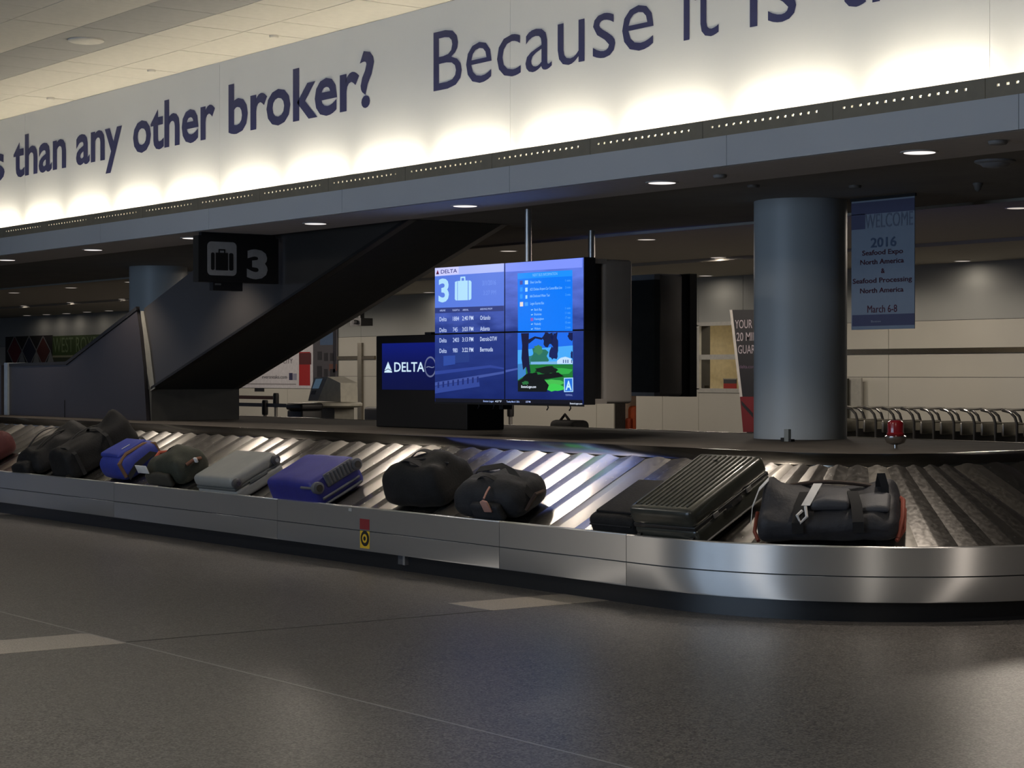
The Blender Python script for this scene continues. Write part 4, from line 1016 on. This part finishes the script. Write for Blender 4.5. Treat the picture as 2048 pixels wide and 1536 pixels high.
# grey duffel on the curve
t = bag('duffel_bag', 'slate duffel with two white airline tags lying on the curve of the belt', 1660, 1062, half=0.25, rot=4)
SL = mat('slate_nylon', (.017, .018, .024), .62, var=.35, scale=7, bump=.3, bscale=40)
P(MB().rbox(.92, .46, .22, .08, 10, 4, soft_fn(.92, .46, .22, 83, .2, .06, (-.34, .1, .06))), 'body', SL, t)
P(MB().strap([(-.18, -.245, .10), (-.18, -.235, .17), (-.17, -.14, .235), (-.14, .0, .255)], (.07, 0, 0), .012), 'carry_strap', WEB, t)
P(MB().strap([(.20, -.245, .10), (.20, -.235, .17), (.19, -.14, .235), (.16, .0, .255)], (.07, 0, 0), .012), 'carry_strap', WEB, t)
P(MB().tube(archx(-.38, .34, .14, .20, .05), .014, 8), 'rear_grab_bar', mat('brown_bar', lin((48, 34, 26)), .7), t)
P(MB().strap([(.32, .1, .17), (.325, .1, .26), (.34, .09, .33), (.36, .06, .26), (.36, .04, .16)], (.05, 0, 0), .01), 'end_strap', WEB, t)
P(MB().rbox(.26, .26, .06, .03, 3, 3, soft_fn(.26, .26, .06, 9, .2, .02), (0.02, -.02, .19)), 'top_flap', mat('flap_slate', (.055, .057, .066), .6, bump=.2), t)
P(MB().rbox(.22, .2, .05, .03, 3, 3, soft_fn(.22, .2, .05, 19, .2, .02), (.29, -.05, .18)), 'top_flap', MATS['flap_slate'], t)
P(MB().strap([(-.13, -.14, .24), (-.09, -.05, .275), (-.06, .05, .29)], (.055, .0, 0), .004), 'airline_tag', TAGW, t)
P(MB().tube([(-.15, -.17, .22), (-.18, -.21, .21), (-.16, -.235, .17), (-.12, -.21, .20), (-.13, -.15, .24)], .011, 6), 'tag_loop', TAGW, t)
P(MB().strap([(-.49, -.10, .10), (-.48, -.04, .18), (-.44, .06, .25), (-.38, .12, .29)], (.0, .05, 0), .004), 'airline_tag', TAGW, t)
RIM_ = mat('rust_trim', lin((120, 52, 36)), .7)
P(MB().tube([(.44, -.2, .03), (.47, -.1, .12), (.47, .06, .15), (.44, .18, .1)], .016, 8), 'rust_piping', RIM_, t)
P(MB().tube([(.43, -.22, .02), (.475, -.14, .05), (.475, .1, .06)], .013, 8), 'rust_piping', RIM_, t)
P(MB().tube([(-.44, -.2, .02), (-.47, -.12, .04), (-.47, .1, .05)], .013, 8), 'rust_piping', RIM_, t)

# =================================================================== LUGGAGE TROLLEYS
YT = 24.2
FR = mat('trolley_tube', (.30, .29, .26), .3, .9); TB = mat('trolley_black', (.012, .012, .012), .6)
def trolley():
    t = thing('luggage_trolley', '', 'trolley', (0, 0, 0), 'nested luggage trolleys along the back wall')
    w = .30
    for sy in (-1, 1):
        P(MB().tube([(0, sy * w, .12), (0, sy * w, .80), (-.04, sy * w, .90), (-.14, sy * w * .97, .975), (-.30, sy * w * .9, 1.0)], .022, 8), 'upright_post', TB, t)
    P(MB().tube([(-.04, -w, .90), (-.14, -w * .97, .98), (-.30, -w * .9, 1.0), (-.34, -w * .7, 1.005), (-.34, w * .7, 1.005), (-.30, w * .9, 1.0), (-.14, w * .97, .98), (-.04, w, .90)], .02, 8), 'handle_bar', CHROME, t)
    P(MB().tube([(.0, -w, .80), (.0, w, .80)], .014, 8), 'cross_bar', FR, t)
    P(MB().rbox(.03, w * 1.9, .30, .01, 2, 2, None, (.0, 0, .36)), 'back_panel', TB, t)
    P(MB().prism([(.03, -w * .85, .26), (.84, -w * .75, .13), (.84, -w * .75, .105), (.03, -w * .85, .235)], (0, w * 1.6, 0)), 'platform', FR, t, smooth=False)
    P(MB().rbox(.05, w * 1.6, .20, .02, 2, 2, None, (.08, 0, .60)), 'basket', FR, t)
    for (x, y) in ((.02, -w), (.02, w), (.82, 0)): P(MB().lathe((x, y, .065), [(.065, -.018), (.065, .018)], 16, 'Y'), 'wheel', RUBBER, t)
    return t
tr0 = trolley()
def copy_tree(o):
    c = o.copy(); COL.objects.link(c)
    for ch in o.children:
        d = ch.copy(); COL.objects.link(d); d.parent = c
    return c
x0t = at(1704, 820, Y=YT).x; x1t = at(2060, 830, Y=YT).x
NT = 10
for k in range(NT):
    o = tr0 if k == 0 else copy_tree(tr0)
    o.location = (x0t + (x1t - x0t) * k / (NT - 1), YT, 0); 
    o['label'] = ORD(k) + ' luggage trolley from the column in the nested row along the back wall'

# =================================================================== FAR BITS
def far_pt(px, py, Y): return at(px, py, Y=Y)
# check-in machine
YK = 18.2
kp = at(650, 835, Y=YK)
kk = thing('checkin_kiosk', 'white self-service machine with a tilted screen beyond the escalator', 'kiosk', (kp.x, YK, 0))
KW = mat('kiosk_white', (.62, .60, .50), .5)
def KP(cx, cy, dy=0): return at(480 + cx / 6.827, 640 + cy / 6.827, Y=YK + dy)
MB().prism([KP(1060, 1105), KP(1195, 775), KP(1370, 860), KP(1375, 1120)], (0, .35, 0)).build('hood', KW, kk)
MB().prism([KP(928, 1105), KP(1010, 790), KP(1190, 775), KP(1065, 1105)], (0, .3, 0)).build('screen_bezel', mat('kiosk_grey', (.34, .35, .36), .5), kk)
MB().prism([KP(985, 935, -.006), KP(1035, 805, -.006), KP(1125, 800, -.006), KP(1070, 935, -.006)], (0, .004, 0)).build('screen', emit_s((70, 92, 110), .6), kk)
MB().prism([KP(965, 1015, -.006), KP(985, 965, -.006), KP(1040, 960, -.006), KP(1020, 1015, -.006)], (0, .004, 0)).build('card_reader', BLACK, kk)
a = KP(1075, 1150); b = KP(1440, 1150); cxk = (a + b) / 2
MB().lathe((cxk.x, YK + .1, a.z - .05), [(.0, 0), ((b - a).length * .42, .0), ((b - a).length * .5, .03), ((b - a).length * .5, .07), ((b - a).length * .46, .09), (0, .09)], 28).build('counter_shelf', KW, kk, smooth=True)
MB().box(KP(1000, 1200).x, KP(1290, 1200).x, YK, YK + .4, 0, KP(1290, 1190).z).build('pedestal', mat('kiosk_base', (.26, .25, .21), .6), kk)
# bin in front
bn = thing('waste_bin', 'squat black bin in front of the white self-service machine', 'bin', (at(609, 835, Y=17.6).x, 17.6, 0))
zb = at(609, 806, Y=17.6).z
MB().rbox(.52, .4, zb - .12, .03, 2, 3, None, (bn.location.x, 17.6, 0)).build('bin_body', BLACK, bn, smooth=True)
MB().rbox(.56, .44, .12, .04, 2, 3, None, (bn.location.x, 17.6, zb - .12)).build('bin_lid', BLACK, bn, smooth=True)
# stanchions
def stanchion(px, ytop, Y, label, reach, belt):
    zt = at(px, ytop, Y=Y).z; x = at(px, ytop, Y=Y).x
    t = thing('queue_post', label, 'post', (x, Y, 0), 'queue posts beyond the escalator')
    MB().lathe((x, Y, 0), [(.17, 0), (.17, .02), (.05, .05)], 24).build('base', BLACK, t, smooth=True)
    MB().lathe((x, Y, .04), [(.035, 0), (.035, zt - .3)], 16).build('post', mat('post_grey', (.25, .24, .22), .4, .5), t, smooth=True)
    MB().lathe((x, Y, zt - .28), [(.055, 0), (.06, .04), (.06, .24), (.05, .28)], 16).build('belt_head', BLACK, t, smooth=True)
    if belt: MB().box(x - reach[0], x + reach[1], Y - .004, Y + .004, zt - .13, zt - .06).build('belt', belt, t)
stanchion(552, 786, 19.6, 'taller queue post with a dark red belt, right of the escalator base', (3.2, 0.0), mat('belt_red', lin((62, 22, 20)), .7))
stanchion(530, 800, 18.6, 'shorter queue post with a black belt beside the escalator base', (3.0, 2.2), BLACK)
stanchion(1021, 800, 20.0, 'grey queue post standing below the lit video wall', (0, 0), None)
# posters on the back wall
def wall_rect(name, px0, px1, py0, py1, m, parent, d=.01, th=.006):
    pm = (px0 + px1) / 2; Yp = YW - d
    a = at(px0, py1, Y=Yp); b = at(px1, py1, Y=Yp); za = at(pm, py0, Y=Yp).z; zb_2 = at(pm, py1, Y=Yp).z
    return MB().box(a.x, b.x, Yp, Yp + th, zb_2, za).build(name, m, parent)
def WPnt(px, py, d): return at(px, py, Y=YW - d)
pw = thing('wall_poster', 'white wall poster with a red map strip behind the queue posts', 'poster', WPnt(550, 740, .02))
wall_rect('poster_sheet', 470, 626, 640, 776, mat('poster_white', (.66, .64, .66), .6), pw, .03)
wall_rect('red_map', 598, 620, 704, 771, print_mat((170, 24, 28)), pw, .034, .003)
wall_rect('dark_map', 598, 622, 706, 729, print_mat((84, 20, 26)), pw, .037, .003)
a = WPnt(524, 757, .037); b = WPnt(574, 757, .037); b.z = a.z
lettering('poster_lettering', 'eversneaks.com', print_mat((90, 88, 96)), pw, a, b, .09)
a = WPnt(566, 727, .037); b = WPnt(585, 727, .037); b.z = a.z
lettering('poster_lettering', 'CITY', print_mat((110, 104, 112)), pw, a, b, .12)
wall_rect('logo_square', 578, 585, 746, 760, print_mat((44, 46, 84)), pw, .037, .003)
wall_rect('logo_square', 586, 593, 747, 760, print_mat((150, 150, 170)), pw, .037, .003)
wall_rect('footer_line', 490, 592, 767, 769, print_mat((150, 146, 148)), pw, .037, .003)
ph = thing('wall_poster', 'tall photo poster of a city street beside the white poster', 'poster', WPnt(650, 740, .02))
wall_rect('photo_sheet', 627, 675, 655, 790, print_mat((74, 72, 78)), ph, .03)
wall_rect('sky_patch', 640, 668, 655, 690, print_mat((70, 96, 130)), ph, .034, .003)
wall_rect('tree_trunk', 666, 671, 655, 745, print_mat((14, 14, 34)), ph, .037, .003)
for (x0, x1, y0, y1) in ((635, 643, 703, 720), (648, 655, 706, 722), (660, 667, 706, 722), (634, 643, 732, 754), (648, 655, 738, 756), (660, 670, 738, 756)):
    wall_rect('photo_window', x0, x1, y0, y1, print_mat((30, 30, 38)), ph, .037, .003)
wall_rect('photo_brick', 658, 674, 728, 742, print_mat((100, 62, 50)), ph, .035, .003)
sv = thing('wall_vent', 'small dark wall slot under the white poster', 'vent', WPnt(518, 779, .02))
wall_rect('vent_slot', 510, 527, 777, 782, BLACK, sv, .02)
wall_rect('vent_frame', 509, 528, 776, 783, SEAM, sv, .012)
# west roxbury banner
wr = thing('wall_poster', 'green and photo collage poster lettered WEST ROXBURY at the far left', 'poster', WPnt(110, 700, .02))
wall_rect('photo_strip', 11, 105, 672, 738, print_mat((40, 36, 34)), wr, .03)
wall_rect('green_panel', 105, 230, 670, 710, print_mat((62, 84, 34)), wr, .03)
wall_rect('white_line', 105, 230, 710, 714, print_mat((150, 150, 120)), wr, .03)
wall_rect('dark_panel', 105, 230, 714, 738, print_mat((60, 66, 44)), wr, .03)
a = WPnt(106.5, 705, .037); b = WPnt(226, 705, .037); b.z = a.z
lettering('poster_lettering', 'WEST ROXBURY', print_mat((120, 140, 96)), wr, a, b, (WPnt(108, 676, .037).z - a.z), bold=.0)
DI = print_mat((140, 142, 140))
for k, cx in enumerate((29, 58, 86)):
    col = ((110, 40, 46), (44, 48, 64), (86, 44, 38))[k]
    MB().prism([WPnt(cx, 674, .036), WPnt(cx + 13, 702, .036), WPnt(cx + 4, 725, .036), WPnt(cx - 4, 725, .036), WPnt(cx - 13, 702, .036)], (0, .003, 0)).build('photo_diamond', print_mat(col), wr)
    for (x0, y0, x1, y1) in ((cx, 672, cx - 14, 702), (cx, 672, cx + 15, 702), (cx - 14, 702, cx - 3, 726), (cx + 15, 702, cx + 4, 726)):
        MB().prism([WPnt(x0 - .8, y0, .04), WPnt(x0 + .8, y0, .04), WPnt(x1 + .8, y1, .04), WPnt(x1 - .8, y1, .04)], (0, .003, 0)).build('lattice_line', DI, wr)
for k, cx in enumerate((43.5, 72.5, 101)):
    MB().prism([WPnt(cx, 702, .037), WPnt(cx + 7, 726, .037), WPnt(cx - 7, 726, .037)], (0, .003, 0)).build('white_wedge', DI, wr)
# red and black notice in the office window, dark box on the sill
nt_ = thing('window_notice', 'small black and red notice card in the office window', 'notice', at(1458, 775, Y=YW + .1))
def off_rect(name, px0, px1, py0, py1, m, par, Y):
    a = at(px0, py1, Y=Y); b = at(px1, py0, Y=Y); return MB().box(a.x, b.x, Y, Y + .02, a.z, b.z).build(name, m, par)
off_rect('notice_top', 1447, 1472, 759, 767, BLACK, nt_, YW + .1); off_rect('notice_bottom', 1447, 1472, 767, 777, print_mat((170, 40, 30)), nt_, YW + .1); off_rect('notice_edge', 1446, 1473, 757, 759, print_mat((150, 146, 130)), nt_, YW + .1)
hk = thing('wall_cabinet', 'thin outlined frame hanging on the office wall behind the window', 'frame', at(1417, 700, Y=YW + 2))
for r_ in ((1406, 1428, 694, 696), (1426, 1428, 694, 708), (1406, 1428, 706, 708), (1406, 1408, 694, 708)): off_rect('frame_bar', *r_, mat('frame_brown', (.12, .1, .06), .6), hk, YW + 2.1)
pl = thing('window_post', 'dark upright edge of the office window opening', 'post', at(1400, 720, Y=YW + .12))
off_rect('post_bar', 1399.5, 1403, 652, 776, mat('post_brown', (.05, .04, .025), .6), pl, YW + .12); off_rect('post_foot', 1409, 1418, 771, 777, MATS['post_brown'], pl, YW + .12)
# dark cabinet edge by the column
ce = thing('door_edge', 'dark open door edge beside the wide column above the trolleys', 'door', at(1690, 790, Y=YW - .3))
a = at(1680, 757, Y=YW - .3); b = at(1695, 757, Y=YW - .3); MB().box(a.x, b.x, YW - .3, YW - .26, 0, a.z).build('door_leaf', mat('door_dark', (.03, .028, .02), .6), ce)
a = at(1695, 756, Y=YW - .2); b = at(1722, 756, Y=YW - .2); MB().box(a.x, b.x, YW - .2, YW - .16, 0, a.z).build('door_frame', mat('door_frame_grey', (.42, .41, .36), .6), ce)
# orange bag in the doorway
YD = YW + .35
og = thing('orange_backpack', 'orange bag standing in the far doorway below the rear video wall', 'bag', at(1251, 862, Y=YD))
og.location.z = 0
a = at(1240, 860, Y=YD); b = at(1269, 812, Y=YD)
MB().rbox(b.x - a.x, .35, b.z, .09, 4, 3, None, ((a.x + b.x) / 2, YD + .2, 0)).build('body', mat('orange_cloth', lin((190, 84, 40)), .7), og, smooth=True)
MB().rbox((b.x - a.x) * .6, .1, (b.z - a.z) * .5, .04, 3, 3, None, ((a.x + b.x) / 2, YD, a.z)).build('front_pocket', mat('orange_pocket', lin((160, 66, 34)), .7), og, smooth=True)
MB().box(at(1229.5, 860, Y=YD).x, at(1233, 860, Y=YD).x, YD, YD + .03, 0, 2.1).build('door_post', BLACK, bw)
# far luggage below the video wall
YL = 21.5
def far_case(px0, px1, py0, py1, label, m, Y, handle=True):
    a = at(px0, py1, Y=Y); b = at(px1, py0, Y=Y)
    t = thing('suitcase', label, 'suitcase', ((a.x + b.x) / 2, Y, 0))
    MB().rbox(b.x - a.x, .3, b.z, .05, 3, 3, None, ((a.x + b.x) / 2, Y + .15, 0.0)).build('body', m, t, smooth=True)
    if handle: MB().tube([(a.x + .05, Y + .1, b.z), (a.x + .05, Y + .1, b.z + .15), ((a.x + b.x) / 2, Y + .1, b.z + .2), (b.x - .05, Y + .1, b.z + .15), (b.x - .05, Y + .1, b.z)], .015, 8).build('pull_handle', mat('pull_handle', (.3, .3, .28), .4, .6), t)
    return t
far_case(942, 955, 819, 848, 'far upright dark suitcase right of the monitor cabinet', mat('far_case_dark', (.04, .037, .035), .6), YL)
far_case(957, 971, 818, 848, 'far upright brown suitcase second from the monitor cabinet', mat('far_case_brown', (.06, .045, .035), .6), YL)
YBb = 22.0
a = at(1096, 853, Y=YBb); b = at(1147, 841, Y=YBb)
fb = thing('duffel_bag', 'far black duffel seen just above the island edge under the video wall', 'bag', ((a.x + b.x) / 2, YBb, 0))
MB().rbox(b.x - a.x, .4, b.z, .1, 4, 3, None, ((a.x + b.x) / 2, YBb + .2, 0)).build('body', NYLON, fb, smooth=True)
MB().tube([((a.x + b.x) / 2 - .15, YBb + .1, b.z - .02), ((a.x + b.x) / 2, YBb + .1, b.z + .1), ((a.x + b.x) / 2 + .12, YBb + .1, b.z)], .025, 8).build('handle', WEB, fb, smooth=True)
YC = 20.5
a = at(732, 835, Y=YC); b = at(760, 814, Y=YC)
ch = thing('office_chair', 'dark rounded chair back left of the monitor cabinet', 'chair', ((a.x + b.x) / 2, YC, 0))
MB().rbox(.6, .12, .6, .25, 4, 4, None, ((a.x + b.x) / 2 + .05, YC, b.z - .6)).build('backrest', BLACK, ch, smooth=True)
MB().rbox(.55, .5, .1, .05, 3, 3, None, ((a.x + b.x) / 2 + .05, YC + .28, .42)).build('seat', BLACK, ch, smooth=True)
MB().lathe(((a.x + b.x) / 2 + .05, YC + .25, 0), [(.25, 0), (.25, .04), (.03, .06), (.03, .43)], 16).build('pedestal', BLACK, ch, smooth=True)
so = thing('floor_socket', 'tiny dark wall socket near the corner guard on the back wall', 'socket', WPnt(701, 833, .02))
wall_rect('socket_plate', 697, 705, 829, 837, SEAM, so, .02); wall_rect('socket_face', 699, 703, 831, 835, BLACK, so, .026)
cm = thing('ceiling_camera', 'dark camera box hanging from the far ceiling at the escalator underside', 'camera', at(715, 640, Y=23))
a = at(700, 652, Y=23); b = at(722, 636, Y=23)
MB().box(a.x, b.x, 23, 23.3, a.z, b.z).build('housing', BLACK, cm)
MB().box((a.x + b.x) / 2 - .04, (a.x + b.x) / 2 + .04, 23.1, 23.2, b.z, ZFAR).build('bracket', BLACK, cm)
MB().lathe(((a.x + b.x) / 2, 23.0, (a.z + b.z) / 2), [(.05, -.06), (.05, 0)], 16, 'Y').build('lens', mat('camera_lens', (.1, .1, .1), .2), cm)
